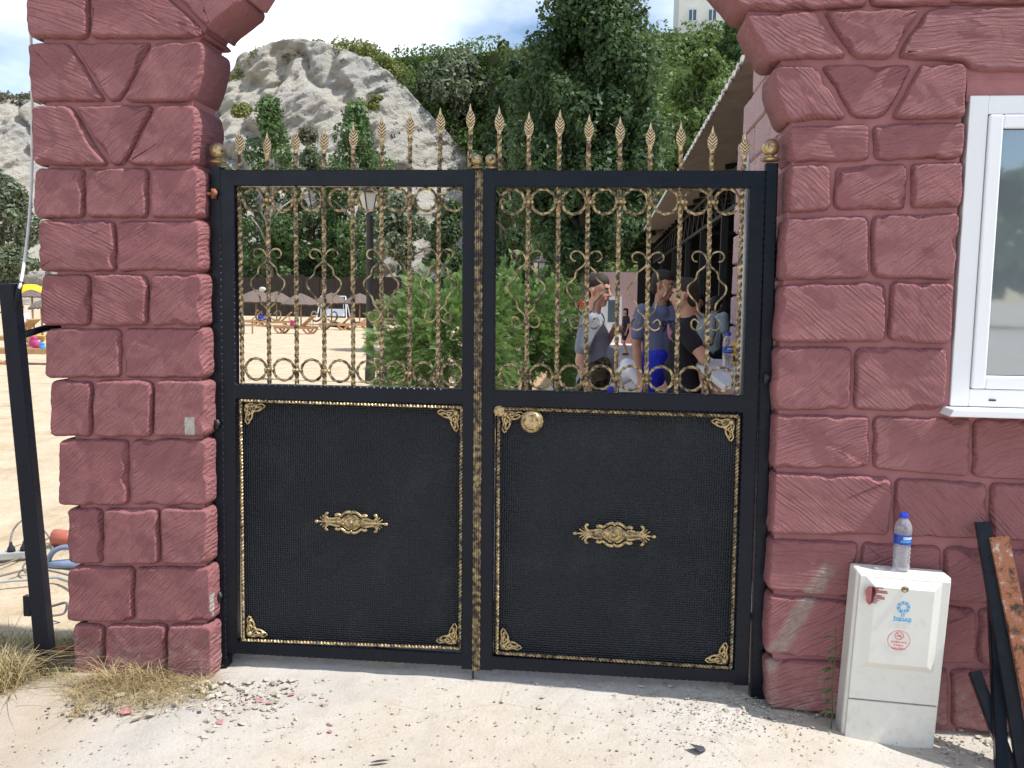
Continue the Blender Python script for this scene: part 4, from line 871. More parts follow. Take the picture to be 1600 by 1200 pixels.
# rubble
def chip(mb, c, r, flat_=.5):
    n = random.randint(6, 9); pts = [Vector((random.gauss(0, 1), random.gauss(0, 1), random.gauss(0, 1)*flat_)).normalized() for _ in range(n+3)]
    bm = bmesh.new()
    for p in pts: bm.verts.new((c[0]+p.x*r*random.uniform(.6, 1.1), c[1]+p.y*r*random.uniform(.6, 1.1), c[2]+p.z*r*flat_))
    h = bmesh.ops.convex_hull(bm, input=bm.verts); bm.verts.ensure_lookup_table(); k = len(mb.v); bm.verts.index_update()
    mb.v += [tuple(v_.co) for v_ in bm.verts]; mb.f += [tuple(v_.index+k for v_ in f_.verts) for f_ in bm.faces]; bm.free()
def scatter(n, fn, mat, name, label, rmin, rmax):
    mb = MB()
    for k in range(n):
        px_, py_ = fn(); p = PZ(px_, py_, .0); q_ = max(0, min(1, (p.x-1.15)/.6)); gq = -.062*q_*q_*(3-2*q_); q_ = max(0, min(1, (-1.0-p.x)/.35)); gq -= .042*q_*q_*(3-2*q_); p = PZ(px_, py_, gq); r = rmin+(rmax-rmin)*random.random()**2.6; chip(mb, (p.x, p.y, gq+r*.15), r, .55)
    o = obj(name, mb, mat); return tag(o, label, 'rubble', kind='stuff')
def gpile(): return random.gauss(375, 62), min(1190, 1062+abs(random.gauss(22, 30)))
scatter(300, gpile, 'chip_pale', 'rubble', 'heap of pale mortar crumbs in front of the left gate leaf', .004, .024)
def gall():
    return random.uniform(-20, 1620), 1060+140*random.random()
scatter(900, gall, 'chip_pale', 'gravel', 'pale grit scattered over the dusty ground', .0022, .009)
scatter(260, gall, 'chip_dark', 'gravel', 'dark grit scattered over the dusty ground', .0015, .005)
scatter(520, lambda: (random.gauss(1235, 95), min(1195, 1085+abs(random.gauss(10, 30)))), 'chip_pale', 'gravel', 'loose crumbs at the foot of the right wall', .003, .011)
scatter(150, lambda: (random.gauss(1525, 35), random.uniform(1130, 1195)), 'chip_pale', 'gravel', 'dry litter under the leaning scrap metal', .004, .02)
scatter(130, lambda: (random.gauss(1235, 90), min(1195, 1085+abs(random.gauss(10, 35)))), 'chip_dark', 'gravel', 'dark crumbs at the foot of the right wall', .002, .008)
scatter(130, lambda: (random.gauss(150, 60), random.gauss(1105, 9)), 'chip_dark', 'litter', 'dark scraps of litter in front of the left pier', .004, .014)
scatter(600, lambda: (random.gauss(1130, 80), min(1196, 1078+abs(random.gauss(20, 35)))), 'chip_pale', 'gravel', 'fine crumbs in front of the right gate leaf', .002, .008)
scatter(70, lambda: (random.gauss(1150, 90), min(1196, 1078+abs(random.gauss(20, 35)))), 'chip_pink', 'gravel', 'rose paint crumbs in front of the right gate leaf', .002, .007)
scatter(60, lambda: (random.gauss(380, 70), min(1196, 1070+abs(random.gauss(20, 30)))), 'chip_pink', 'gravel', 'rose paint crumbs in front of the left gate leaf', .002, .009)
def single(px_, py_, r, mat, name, label, cat, group=None, fl=.35):
    p = PZ(px_, py_, .0); q_ = max(0, min(1, (-1.0-p.x)/.35)); gq = -.042*q_*q_*(3-2*q_); p = PZ(px_, py_, gq); mb = MB(); chip(mb, (0, 0, 0), r, fl); o = obj(name, mb, mat); o.location = (p.x, p.y, gq+r*fl*.5); return tag(o, label, cat, group)
for k, (x, y, r) in enumerate(sorted(((405,1095,.022),(420,1098,.014),(455,1085,.016),(195,1112,.035),(345,1128,.022),(515,1143,.012),(830,1066,.009),(375,1113,.010)))):
    single(x, y, r, 'chip_pink', 'plaster_chip', 'flake of rose painted plaster on the ground, %s from the left' % ORD[k], 'debris', 'painted plaster flakes', .2)
for k, (x, y, r) in enumerate(sorted(((401,1105,.022),(428,1066,.018),(330,1143,.022),(420,1158,.014),(500,1145,.012),(188,1088,.03),(215,1122,.028)))):
    single(x, y, r, 'chip_pale', 'stone', 'pale lump of mortar before the left leaf, %s from the left' % ORD[k], 'stone', 'pale mortar lumps', .5)
for k, (x, y, r) in enumerate(sorted(((784,1096,.012),(843,1106,.016),(848,1090,.012),(937,1072,.014),(905,1073,.010),(1004,1074,.020),(1048,1072,.017),(614,1115,.010)))):
    single(x, y, r, 'chip_pale', 'stone', 'small grey stone before the gate, %s from the left' % ORD[k], 'stone', 'small stones before the gate', .55)
p = PZ(1091, 1168, .012); m = MB(); chip(m, (0, 0, 0), .035, .3); o = obj('litter_scrap', m, 'chip_dark'); o.location = p; o.rotation_euler = (.2, .3, .8); tag(o, 'crumpled dark scrap of foil lying on the pale ground', 'litter')
p = PZ(592, 1193, .008); m = MB(); leafblade(m, (-.03, 0, .002), (1, .4, .1), .07, .008, .1); o = obj('litter_scrap', m, 'chip_dark'); o.location = p; tag(o, 'thin dark strip of litter near the bottom edge', 'litter')

# ================================================================== FOLIAGE
def foliage(name, clumps, n, size, mat, parent=None, shell=.62, seed=0, aspect=.62, updir=.25):
    r = np.random.default_rng(seed+101); cl = np.array([(*c, *rr) for c, rr in clumps], float)
    wgt = (cl[:, 3]*cl[:, 4]+cl[:, 4]*cl[:, 5]+cl[:, 3]*cl[:, 5]); wgt /= wgt.sum(); idx = r.choice(len(cl), n, p=wgt)
    d = r.normal(size=(n, 3)); d /= np.linalg.norm(d, axis=1)[:, None]
    rho = (shell+(1.06-shell)*r.random(n)**.7)[:, None]*(1+.14*np.sin(7*d[:, :1]+3*d[:, 1:2]+idx[:, None]))
    P = cl[idx, :3]+d*cl[idx, 3:]*rho
    nn = d*.9+r.normal(size=(n, 3))*.65; nn[:, 2] += updir; nn /= np.linalg.norm(nn, axis=1)[:, None]
    a = np.cross(nn, r.normal(size=(n, 3))); a /= np.linalg.norm(a, axis=1)[:, None]; b = np.cross(nn, a)
    s = (size*(.45+1.1*r.random(n)**1.6))[:, None]
    V = np.stack([P-a*s, P-b*s*aspect+nn*s*.12, P+a*s, P+b*s*aspect+nn*s*.12], 1).reshape(-1, 3).astype(np.float32)
    me = bpy.data.meshes.new(name); me.vertices.add(4*n); me.vertices.foreach_set('co', V.ravel())
    me.loops.add(4*n); me.loops.foreach_set('vertex_index', np.arange(4*n, dtype=np.int32))
    me.polygons.add(n); me.polygons.foreach_set('loop_start', np.arange(0, 4*n, 4, dtype=np.int32)); me.polygons.foreach_set('loop_total', np.full(n, 4, np.int32))
    me.update(calc_edges=True); at = me.attributes.new('rnd', 'FLOAT', 'FACE')
    at.data.foreach_set('value', np.clip(.5*r.random(len(cl))[idx]+.5*r.random(n), 0, 1).astype(np.float32))
    return link(name, me, mat, parent)
def crown(cx, cy, z0, z1, rx, ry, n, seed, top=.35, cr=(.16, .30), zs=1.0):
    r = np.random.default_rng(seed); out = []
    for k in range(n):
        u = r.random()**.85; z = z0+(z1-z0)*u
        env = (math.sin(math.pi*min(1, (u*.86+.14)))**.55)*(1 if u < .6 else 1-(1-top)*((u-.6)/.4)**1.4)
        a = r.uniform(0, 2*math.pi); q = math.sqrt(r.random())*env*.82; s = r.uniform(*cr)*max(rx, ry)
        out.append(((cx+math.cos(a)*q*rx, cy+math.sin(a)*q*ry, z), (s, s, s*zs*r.uniform(.75, 1.15))))
    return out
def tree(name, label, px_, ytop, wpx, ybot, Y, mat, n, leaf, seed, bark='bark', group=None, nclump=34, top=.35, cr=(.16, .30), cat='tree', base=None, zs=1.0):
    X = PD(px_, Y); D = Y-CAM.y; hz = 462+math.tan(ROLL)*(px_-800); zt = CAM.z+(hz-ytop)/FPX*D; zb = CAM.z+(hz-ybot)/FPX*D; rx = wpx/2/FPX*D
    zg = gz(X, Y) if base is None else base
    o = thing(name, label, cat, (X, Y, zg), group=group)
    foliage('crown', crown(X, Y, zb+.1*rx, zt-.2*rx, rx, rx*.9, nclump, seed, top, cr, zs), n, leaf, mat, o, seed=seed)
    m = MB(); r0 = max(.09, rx*.075); pts = [Vector((X+.15*rx*math.sin(k*.9+seed)*(k/8), Y, zg-.3+(zt-zg)*.85*k/8)) for k in range(9)]
    m.tube(pts, [r0*(1-.85*k/8) for k in range(9)], 8)
    for k in range(6):
        s_ = pts[3+k//2]; a = k*2.4+seed; e = s_+Vector((math.cos(a)*rx*.6, math.sin(a)*rx*.6, (zt-zb)*.16)); m.tube([s_, s_.lerp(e, .5)+Vector((0, 0, .1*rx)), e], [r0*.5, r0*.3, r0*.12], 6)
    obj('trunk', m, bark, o, True)
    return o
tree('broadleaf_tree', 'tall dense dark green tree rising behind the right gate leaf', 914, -70, 268, 435, 24, 'leaf_tall', 100000, .075, 1, nclump=260, top=.6, cr=(.11, .22), zs=1.35)
tree('poplar_tree', 'pointed green poplar before the cliff, nearest the left pier', 425, 150, 140, 440, 80, 'leaf_poplar', 12000, .19, 2, 'bark_pale', 'trees at the back of the beach', 60, .06, (.10, .30), zs=1.2)
tree('poplar_tree', 'second pointed poplar in front of the middle of the cliff', 556, 162, 160, 440, 82, 'leaf_poplar', 13500, .19, 3, 'bark_pale', 'trees at the back of the beach', 66, .10, (.10, .30), zs=1.2)
tree('willow_tree', 'grey green bushy tree between the two poplars', 488, 228, 100, 430, 92, 'leaf_olive', 8000, .24, 4, 'bark', 'trees at the back of the beach')
tree('willow_tree', 'pale grey green tree behind the lamp post', 628, 300, 130, 470, 76, 'leaf_olive', 9000, .20, 5, 'bark', 'trees at the back of the beach')
tree('willow_tree', 'grey green tree half hidden behind the left pier', 352, 245, 80, 430, 86, 'leaf_olive', 6000, .23, 6, 'bark', 'trees at the back of the beach')
tree('willow_tree', 'olive green tree left of the pier above the yellow canopy', 10, 262, 150, 470, 70, 'leaf_olive', 13000, .20, 7, 'bark', 'trees at the back of the beach')
tree('broadleaf_tree', 'dark tree in deep shade behind the thatched sunshades', 450, 330, 190, 500, 88, 'leaf_dark', 8000, .25, 8, 'bark', 'trees at the back of the beach')
tree('broadleaf_tree', 'dark spreading tree behind the white swing', 540, 350, 170, 500, 87, 'leaf_dark', 8000, .25, 9, 'bark', 'trees at the back of the beach')
tree('broadleaf_tree', 'dark tree between the lamp post and the tall tree', 705, 315, 120, 500, 60, 'leaf_dark', 9000, .18, 10, 'bark', 'trees at the back of the beach')
tree('broadleaf_tree', 'dark green tree filling the gap behind the conifer bush', 800, 190, 150, 480, 48, 'leaf_dark', 14000, .14, 11, 'bark', 'trees at the back of the beach')
tree('broadleaf_tree', 'shaded tree at the far end of the walkway', 915, 300, 150, 470, 34, 'leaf_poplar', 12000, .10, 12, 'bark', None)
tree('scrub_tree', 'grey green round tree on the crest beside the cliff', 716, 90, 140, 195, 124, 'leaf_olive', 9000, .30, 13, 'bark', 'trees on the hillside', 40, .8, base=14)
tree('scrub_tree', 'dark shrub on the slope below the grey green tree', 782, 180, 110, 340, 92, 'leaf_dark', 7000, .28, 14, 'bark', 'trees on the hillside', 30, .7, base=6)
tree('scrub_tree', 'small dark tree on the skyline left of the tall tree', 782, 78, 60, 170, 124, 'leaf_dark', 3500, .33, 15, 'bark', 'trees on the hillside', 18, .7, base=20)
tree('scrub_tree', 'shaded tree filling the skyline just left of the tall tree', 806, 92, 110, 330, 84, 'leaf_dark', 12000, .22, 19, 'bark', 'trees on the hillside', 44, .75, base=6)
tree('scrub_tree', 'bright green bush on the slope under the white house', 1085, 100, 130, 330, 60, 'leaf_bright', 14000, .17, 16, 'bark', 'trees on the hillside', 40, .7, base=4)
tree('scrub_tree', 'green tree on the crest right of the white house', 1142, 40, 70, 130, 92, 'leaf_poplar', 6000, .24, 17, 'bark', 'trees on the hillside', 26, .7, base=22)
tree('scrub_tree', 'dark bush just below the white house', 1090, 74, 100, 130, 96, 'leaf_bright', 5000, .26, 18, 'bark', 'trees on the hillside', 22, .7, base=22)

# hill and cliff
def sil(tab, x):
    for (a, ya), (b, yb_) in zip(tab, tab[1:]):
        if a <= x <= b: return ya+(yb_-ya)*(x-a)/(b-a)
    return tab[0][1] if x < tab[0][0] else tab[-1][1]
HT = [(-400,190),(0,175),(300,150),(400,98),(560,95),(640,92),(800,86),(900,82),(1040,72),(1150,85),(1400,140),(1900,220)]
def hillgrid():
    m = MB(); cols = np.linspace(-400, 1900, 110); rws = 34
    for j in range(rws+1):
        v2 = j/rws
        for px_ in cols:
            y0_, y1_ = (127, 140) if px_ < 600 else (max(46, 127-81*max(0, min(1, (px_-740)/160))), 140-28*min(1, (px_-600)/300))
            q = min(1, v2/.75); Y = y0_+(y1_-y0_)*q + (0 if v2 <= .75 else (v2-.75)*800)
            d = ray(px_, 462+math.tan(ROLL)*(px_-800)); X = CAM.x+d.x/d.y*(Y-CAM.y); ht = CAM.z+(462+math.tan(ROLL)*(px_-800)-sil(HT, px_))/FPX*(y1_-CAM.y)
            z = -1+(ht+1)*(q**.85) + 1.6*nz3((X*.09, Y*.09, 3))*q*(1 if v2 < .72 else .3)
            m.v.append((X, Y, z))
    n = len(cols); m.f = [(j*n+i, j*n+i+1, (j+1)*n+i+1, (j+1)*n+i) for j in range(rws) for i in range(n-1)]
    return m
tag(obj('hill', hillgrid(), 'hill_scrub', smooth=True), kind='structure')
CT = [(-300,175),(-100,150),(0,148),(45,150),(120,175),(220,190),(300,185),(345,178),(362,135),(385,104),(420,90),(460,82),(500,80),(540,92),(580,104),(615,128),(650,162),(680,195),(710,225),(735,255),(755,300),(775,360)]
def cliff():
    m = MB(); cols = np.linspace(-300, 775, 380); R_ = 150
    for j in range(R_+1):
        v2 = j/R_
        for px_ in cols:
            hz = 462+math.tan(ROLL)*(px_-800); Yt = 124; D = Yt-CAM.y; ht = CAM.z+(hz-sil(CT, px_))/FPX*D
            d = ray(px_, hz); X = CAM.x+d.x/d.y*(Yt-CAM.y)
            q = min(1, v2/.9); z = -2+(ht+2)*q; Y = 99+21*q
            p = Vector((X*.055, z*.055, 1.7)); p2 = Vector((X*.05+z*.035, z*.05-X*.03, 4.0))
            ca, cb_ = X*.82+z*.57, -X*.57+z*.82
            big = mnoise.fractal(p, 1.0, 2.0, 3); rid = abs(mnoise.fractal(Vector((ca*.05, cb_*.035, 4)), 1, 2.1, 4))
            Y += -1.8*big + 1.8*rid - 1.1*mnoise.fractal(Vector((ca*.035, cb_*.20, 1)), .9, 2.1, 5) - .9*mnoise.fractal(Vector((ca*.22, cb_*.75, 5)), .7, 2.2, 4)
            cr_ = abs(mnoise.noise(Vector((ca*.13+.4*mnoise.noise(Vector((cb_*.2, 2, 2))), cb_*.04, 8)))); Y += 1.8*max(0, .12-cr_)/.12
            z += .5*mnoise.noise(Vector((X*.5, z*.5, 2)))
            if v2 > .9: Y = 124+(v2-.9)*60; z = ht-.3+.4*nz3((X*.3, Y*.3, 1))
            m.v.append((X, Y, z))
    n = len(cols); m.f = [(j*n+i, j*n+i+1, (j+1)*n+i+1, (j+1)*n+i) for j in range(R_) for i in range(n-1)]
    return m
tag(obj('cliff', cliff(), 'limestone', smooth=True), kind='structure')
# scrub along the cliff top and down its right shoulder
def clump_at(px_, py_, Y, r): p = PY(px_, py_, Y); return ((p.x, Y, p.z), (r, r, r*.8))
for k, (x0, x1, dy, r_v, mat, lab, n, sd) in enumerate(((350,400,-2,1.5,'leaf_scrub','yellow green bushes on the left shoulder of the cliff',2200,1), (400,500,-8,1.5,'leaf_scrub','yellow green bushes along the cliff top',3800,2), (440,560,0,1.7,'leaf_heath','brown heath along the edge of the cliff top',3600,3), (530,625,-18,2.3,'leaf_scrub','light green bushes on the right of the cliff top',5200,4), (560,730,0,1.6,'leaf_heath','brownish scrub down the right shoulder of the cliff',6000,5), (590,760,-12,2.6,'leaf_bright','green scrub on the slope right of the cliff',7000,6), (-40,60,4,1.4,'leaf_heath','dark scrub on the far cliff left of the pier',2200,7))):
    r = np.random.default_rng(sd); cl = []
    for q in range(34):
        px_ = r.uniform(x0, x1); cl.append(clump_at(px_, sil(CT, px_)+dy+r.normal(0, 3)-(16*r.random() if k == 5 else 0), 121+r.uniform(-1, 4), r.uniform(.3, .8)*r_v))
    tag(foliage('cliff_scrub', cl, n, .21, mat, seed=sd+30), lab, 'bushes', kind='stuff')
for (x, y, r_, mat, lab) in ((375,170,1.6,'leaf_scrub','small bush clinging to the left of the cliff'), (480,212,1.6,'leaf_heath','brown bush on a ledge low on the cliff face'), (583,160,.9,'leaf_scrub','tiny green bush on the right of the cliff face')):
    tag(foliage('cliff_bush', [clump_at(x+random.gauss(0, 6), y+random.gauss(0, 5), 105+random.random(), r_*random.uniform(.4, .7)) for _ in range(7)], 900, .2, mat, seed=int(x)), lab, 'bush')
# scrub cover of the hillside
cl = []; r = np.random.default_rng(55)
for q in range(520):
    px_ = r.uniform(560, 1200); u = r.random() if px_ > 760 else r.uniform(.55, 1); y0_ = max(46, 127-81*max(0, min(1, (px_-740)/160))); y1_ = 140-28*min(1, (px_-600)/300); Y = y0_+(y1_-y0_)*u
    hz = 462+math.tan(ROLL)*(px_-800); X = PD(px_, Y); ht = CAM.z+(hz-sil(HT, px_))/FPX*(y1_-CAM.y); s = r.uniform(.9, 2.4); cl.append(((X, Y, -1+(ht+1)*u**.85+.2), (s, s, s*.75)))
tag(foliage('hillside_scrub', cl, 75000, .23, 'leaf_bright', seed=77), 'dense green scrub covering the hillside', 'scrub', kind='stuff')

# conifer bush: feathery sprays
def conifer(name, label, c, rx, rz, n, seed, zg):
    o = thing(name, label, 'bush', (c[0], c[1], zg)); r = np.random.default_rng(seed); V = []; F = 0; rn = []
    for k in range(n):
        a = r.uniform(0, 2*math.pi); el = math.asin(min(1, r.uniform(-.55, 1.0))); rr = r.uniform(.40, 1.0)**.6*(1+.26*math.sin(a*3+seed)+.18*math.sin(a*7+el*5)+.12*math.sin(a*13+el*9))
        dirv = Vector((math.cos(a)*math.cos(el), math.sin(a)*math.cos(el), math.sin(el))); base = Vector((c[0]+dirv.x*rx*rr*.72, c[1]+dirv.y*rx*rr*.72, c[2]+dirv.z*rz*rr*.78))
        D_ = (dirv*Vector((1.0, 1.0, .55)).length*.6+Vector((r.normal(0, .38), r.normal(0, .38), .10+r.normal(0, .30)))).normalized(); ln = r.uniform(.08, .20)*(rx/1.1); S = D_.cross(Vector((r.normal(), r.normal(), r.normal()))).normalized(); col = r.random()
        for j in range(11):
            u = j/10; p = base+D_*ln*u+Vector((0, 0, -.25*ln*u*u)); w2 = ln*.36*(1-u*.85)
            for sgn in (-1, 1):
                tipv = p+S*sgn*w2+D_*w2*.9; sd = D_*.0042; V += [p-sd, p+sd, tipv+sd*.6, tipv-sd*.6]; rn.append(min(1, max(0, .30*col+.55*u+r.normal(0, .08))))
    V = np.array(V, dtype=np.float32); nn = len(V)//4; me = bpy.data.meshes.new('foliage'); me.vertices.add(4*nn); me.vertices.foreach_set('co', V.ravel()); me.loops.add(4*nn); me.loops.foreach_set('vertex_index', np.arange(4*nn, dtype=np.int32)); me.polygons.add(nn); me.polygons.foreach_set('loop_start', np.arange(0, 4*nn, 4, dtype=np.int32)); me.polygons.foreach_set('loop_total', np.full(nn, 4, np.int32)); me.update(calc_edges=True)
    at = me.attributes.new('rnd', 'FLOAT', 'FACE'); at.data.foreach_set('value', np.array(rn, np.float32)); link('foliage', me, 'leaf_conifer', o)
    m = MB()
    for k in range(7):
        a = k*.9; e = Vector((c[0]+math.cos(a)*rx*.6, c[1]+math.sin(a)*rx*.6, c[2]+rz*.3*math.sin(k))); m.tube([Vector((c[0]+.04*math.cos(a), c[1], zg-.05)), Vector((c[0]+math.cos(a)*rx*.2, c[1]+math.sin(a)*rx*.2, zg+(c[2]-zg)*.6)), e], [.05, .035, .012], 6)
    obj('stem', m, 'bark', o, True)
    return o
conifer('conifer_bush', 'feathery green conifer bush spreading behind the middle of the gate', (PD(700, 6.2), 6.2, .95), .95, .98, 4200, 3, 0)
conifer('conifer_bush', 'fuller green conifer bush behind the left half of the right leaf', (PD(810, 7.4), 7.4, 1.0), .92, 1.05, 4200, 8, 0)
fb = thing('flower_bush', 'leafy bush with red and white flowers beside the man in grey', 'bush', (PD(878, 9.5), 9.5, 0))
X = PD(878, 9.5); foliage('foliage', crown(X, 9.5, .35, 1.75, .5, .5, 18, 44, .7, (.3, .45)), 5200, .035, 'leaf_bright', fb, seed=44)
m = MB(); [m.tube([(X+.05*k, 9.5, -.05), (X+.16*k, 9.45, .9)], [.02, .008], 6) for k in (-1, 0, 1)]; obj('stem', m, 'bark', fb)
for k in range(16):
    m = MB(); p = Vector((X+random.uniform(-.35, .5), 9.02+random.uniform(-.05, .1), random.uniform(1.0, 1.75)))
    for j in range(5): m.sphere(p+Vector((.022*math.cos(j*1.257), -.01, .022*math.sin(j*1.257))), .017, 6, 4, (1, .4, 1))
    obj('flower', m, 'shirt_white' if k % 2 else 'cap_red', fb, True)

# ================================================================== BEACH FURNITURE
def thatch_shade(px_, ytop, wpx, Y, label):
    X = PD(px_, Y); D = Y-CAM.y; zg = gz(X, Y); hz = 462+math.tan(ROLL)*(px_-800); zt = CAM.z+(hz-ytop)/FPX*D; R_ = wpx/2/FPX*D; ze = zt-R_*.55
    o = thing('thatched_sunshade', label, 'sunshade', (X, Y, zg), group='thatched sunshades on the beach')
    m = MB(); n = 40; prof = [(0.02, zt), (R_*.35, zt-R_*.14), (R_*.7, zt-R_*.34), (R_, ze), (R_*.96, ze-.06), (R_*.3, zt-R_*.3)]
    for r_, z in prof:
        for k in range(n):
            a = 2*math.pi*k/n; q = r_*(1+.05*nz3((math.cos(a)*4, math.sin(a)*4, px_))); m.v.append((X+q*math.cos(a), Y+q*math.sin(a), z+(.07*nz3((k*.9, r_*3, px_)) if r_ > .1 else 0)))
    for i in range(len(prof)-1):
        for k in range(n): m.f.append((i*n+k, i*n+(k+1)%n, (i+1)*n+(k+1)%n, (i+1)*n+k))
    obj('canopy', m, 'thatch', o); m = MB(); m.tube([(X, Y, zg-.1), (X, Y, zt-.1)], .045, 8); obj('pole', m, 'lounger_wood', o, True)
for a in ((400,455,70,50,'thatched sunshade nearest the left gate stile'), (432,458,62,56,'thatched sunshade set back behind the first one'), (470,461,64,50,'thatched sunshade in front of the swing on its left'), (518,460,58,54,'thatched sunshade before the white swing frame'), (562,461,56,54,'thatched sunshade to the left of the lamp post'), (606,465,44,58,'thatched sunshade showing between lamp post and conifer'), (50,455,42,38,'thatched sunshade left of the pier below the yellow canopy'), (64,474,40,30,'low thatched sunshade at the edge of the left pier')): thatch_shade(*a)
def make_lounger(label):
    o = thing('sun_lounger', label, 'sun lounger', (0, 0, 0), group='wooden sun loungers on the sand')
    for s in (-1, 1):
        m = MB(); m.box(-1.0, .95, s*.31-.03, s*.31+.03, .25, .36); obj('side_rail', m, 'lounger_wood', o, local=True)
    for x in (-.72, .66):
        for s in (-1, 1):
            m = MB(); m.tube(catmull([Vector((x-.26, s*.31, .28)), Vector((x-.14, s*.31, .12)), Vector((x, s*.31, .03)), Vector((x+.14, s*.31, .12)), Vector((x+.26, s*.31, .28))], 3), .05, 6); obj('leg', m, 'lounger_wood', o, local=True)
    for k in range(10): m = MB(); m.box(-.98+k*.125, -.98+k*.125+.1, -.3, .3, .345, .37); obj('slat', m, 'lounger_wood', o, local=True)
    M_ = Matrix.Translation((.28, 0, .36)) @ Matrix.Rotation(-rad(42), 4, 'Y'); m = MB(); m.box(0, .78, -.32, .32, -.02, .02, M_); br = obj('backrest', m, 'lounger_wood', o, local=True)
    for s in (-1, 1): m = MB(); m.tube([(.75, s*.2, .30), (.72, s*.2, .72)], .02, 6); obj('prop', m, 'lounger_wood', o, local=True)
    return o
base = None
spots = ((463,37,0,'wooden sun lounger standing clear on the sand behind the left leaf'), (432,47,.2,'wooden sun lounger under the first sunshade with a blue towel'), (528,44,.1,'wooden sun lounger with dark bags under the sunshade by the swing'), (555,44,.4,'wooden sun lounger just right of the swing frame'), (572,50,1.2,'wooden sun lounger end on beside the lamp post'), (385,48,.3,'wooden sun lounger at the left stile of the gate'), (62,15.5,.15,'wooden sun lounger with pink bag left of the pier'), (8,21,.1,'wooden sun lounger left of the leaning steel post'), (60,27,.5,'wooden sun lounger with raised back beyond the pink bag'))
for k, (px_, Y, a, lab) in enumerate(spots):
    o = make_lounger(lab) if k == 0 else copy_tree(base)
    if k == 0: base = o
    X = PD(px_, Y); o.location = (X, Y, gz(X, Y)); o.rotation_euler = (0, 0, a); o['label'] = lab
X = PD(384, 36); st = thing('stool', 'small wooden stool at the foot of the nearest lounger', 'stool', (X, 36, gz(X, 36)))
z = gz(X, 36); m = MB(); m.box(X-.5, X+.42, 35.8, 36.2, z+.55, z+.60); obj('top', m, 'lounger_wood', st)
for dx in (-.45, -.05, .36): m = MB(); m.box(X+dx-.03, X+dx+.03, 35.82, 35.88, z-.05, z+.55); obj('leg', m, 'lounger_wood', st)
# swing
Y = 62; x0, x1 = PD(497, Y), PD(545, Y); z = gz(0, Y); sw = thing('swing_seat', 'white metal frame garden swing behind the sunshades', 'swing', ((x0+x1)/2, Y, z)); hgt = 1.95
m = MB(); m.tube([(x0+.25, Y, z+hgt), (x1-.25, Y, z+hgt)], .05, 8); obj('top_bar', m, 'metal_white', sw)
for xx, d in ((x0, .25), (x1, -.25)):
    for dy in (-.6, .6): m = MB(); m.tube([(xx, Y+dy, z), (xx+d, Y, z+hgt)], .045, 8); obj('leg', m, 'metal_white', sw)
m = MB(); m.box(x0+.4, x1-.4, Y-.25, Y+.25, z+.45, z+.55); m.box(x0+.4, x1-.4, Y+.2, Y+.3, z+.55, z+1.0); obj('bench', m, 'metal_white', sw)
for xx in (x0+.42, x1-.42): m = MB(); m.tube([(xx, Y, z+.5), (xx, Y, z+hgt)], .02, 6); obj('hanger', m, 'metal_white', sw)
# brown screen fence at the back of the beach
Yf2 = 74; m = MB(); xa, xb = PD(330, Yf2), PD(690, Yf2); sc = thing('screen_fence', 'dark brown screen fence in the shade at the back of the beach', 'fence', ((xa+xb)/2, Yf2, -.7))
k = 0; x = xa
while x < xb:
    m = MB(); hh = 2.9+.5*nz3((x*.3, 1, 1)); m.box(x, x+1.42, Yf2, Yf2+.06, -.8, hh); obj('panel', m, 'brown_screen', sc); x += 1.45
m = MB(); xq = PD(410, 73.6); pzz = PY(410, 452, 73.6); m.sphere(pzz, .28, 14, 10, (1.2, .6, .8)); m.tube([pzz, pzz+Vector((0, .4, 0))], .03, 6); tag(obj('wall_lamp', m, 'lamp_glass', None, True), 'small pale wall lamp on the dark screen fence', 'lamp')
# yellow canopy and beach bits at left
Y = 44; X = PD(48, Y); yc = thing('parasol', 'bright yellow parasol left of the pier', 'parasol', (X, Y, gz(X, Y))); zt = PY(48, 444, Y).z
m = MB(); R_ = .75; m.lathe([(R_, zt-.5), (R_*.98, zt-.36), (R_*.8, zt-.15), (R_*.4, zt-.02), (.02, zt)], Matrix.Translation((X, Y, 0)), 16); obj('canopy', m, 'yellow_cloth', yc); m = MB(); m.tube([(X, Y, gz(X, Y)-.1), (X, Y, zt)], .025, 8); obj('pole', m, 'metal_white', yc)
def sack(px_, py_, Y, r, mat, label, cat, sc_=(1, .8, 1)):
    p = PY(px_, py_, Y); m = MB(); m.tube([(0, 0, -r), (.1*r, 0, -.7*r), (0, 0, 0), (-.1*r, 0, .55*r), (.1*r, 0, r)], [.55*r, .95*r, .9*r, .6*r, .8*r], 12, squash=.7); m.v = [(a_*sc_[0], b_*sc_[1], c_*sc_[2]) for a_, b_, c_ in m.v]; m.v = [tuple(Vector(v_)*(1+.5*nz3(Vector(v_)*(.45/r)+Vector((px_, 0, 0)))+.2*nz3(Vector(v_)*(1.3/r)))) for v_ in m.v]; o = obj(cat.replace(' ', '_'), m, mat, None, True); o.location = p; return tag(o, label, cat)
sack(54, 533, 15.5, .13, 'pink_cloth', 'bright pink beach bag on the lounger left of the pier', 'bag', (1.1, .7, 1.1)); sack(66, 541, 15.4, .09, 'label_sky', 'light blue bag beside the pink bag', 'bag')
sack(60, 527, 22, .18, 'yellow_cloth', 'yellow towel heap on the sand behind the pink bag', 'towel', (2.6, .8, .35)); sack(410, 497, 47, .25, 'blue_cloth', 'blue towel on the lounger under the first sunshade', 'towel', (1.6, .8, .5)); sack(459, 506, 37, .18, 'pink_cloth', 'pink towel on the nearest lounger', 'towel', (1.2, .8, .8)); sack(525, 508, 44, .25, 'dark_cloth', 'dark bag under the lounger by the swing', 'bag', (1.8, .8, .6)); sack(462, 512, 36.8, .10, 'shirt_white', 'white cloth beside the pink towel', 'towel', (.7, .8, 1.5))

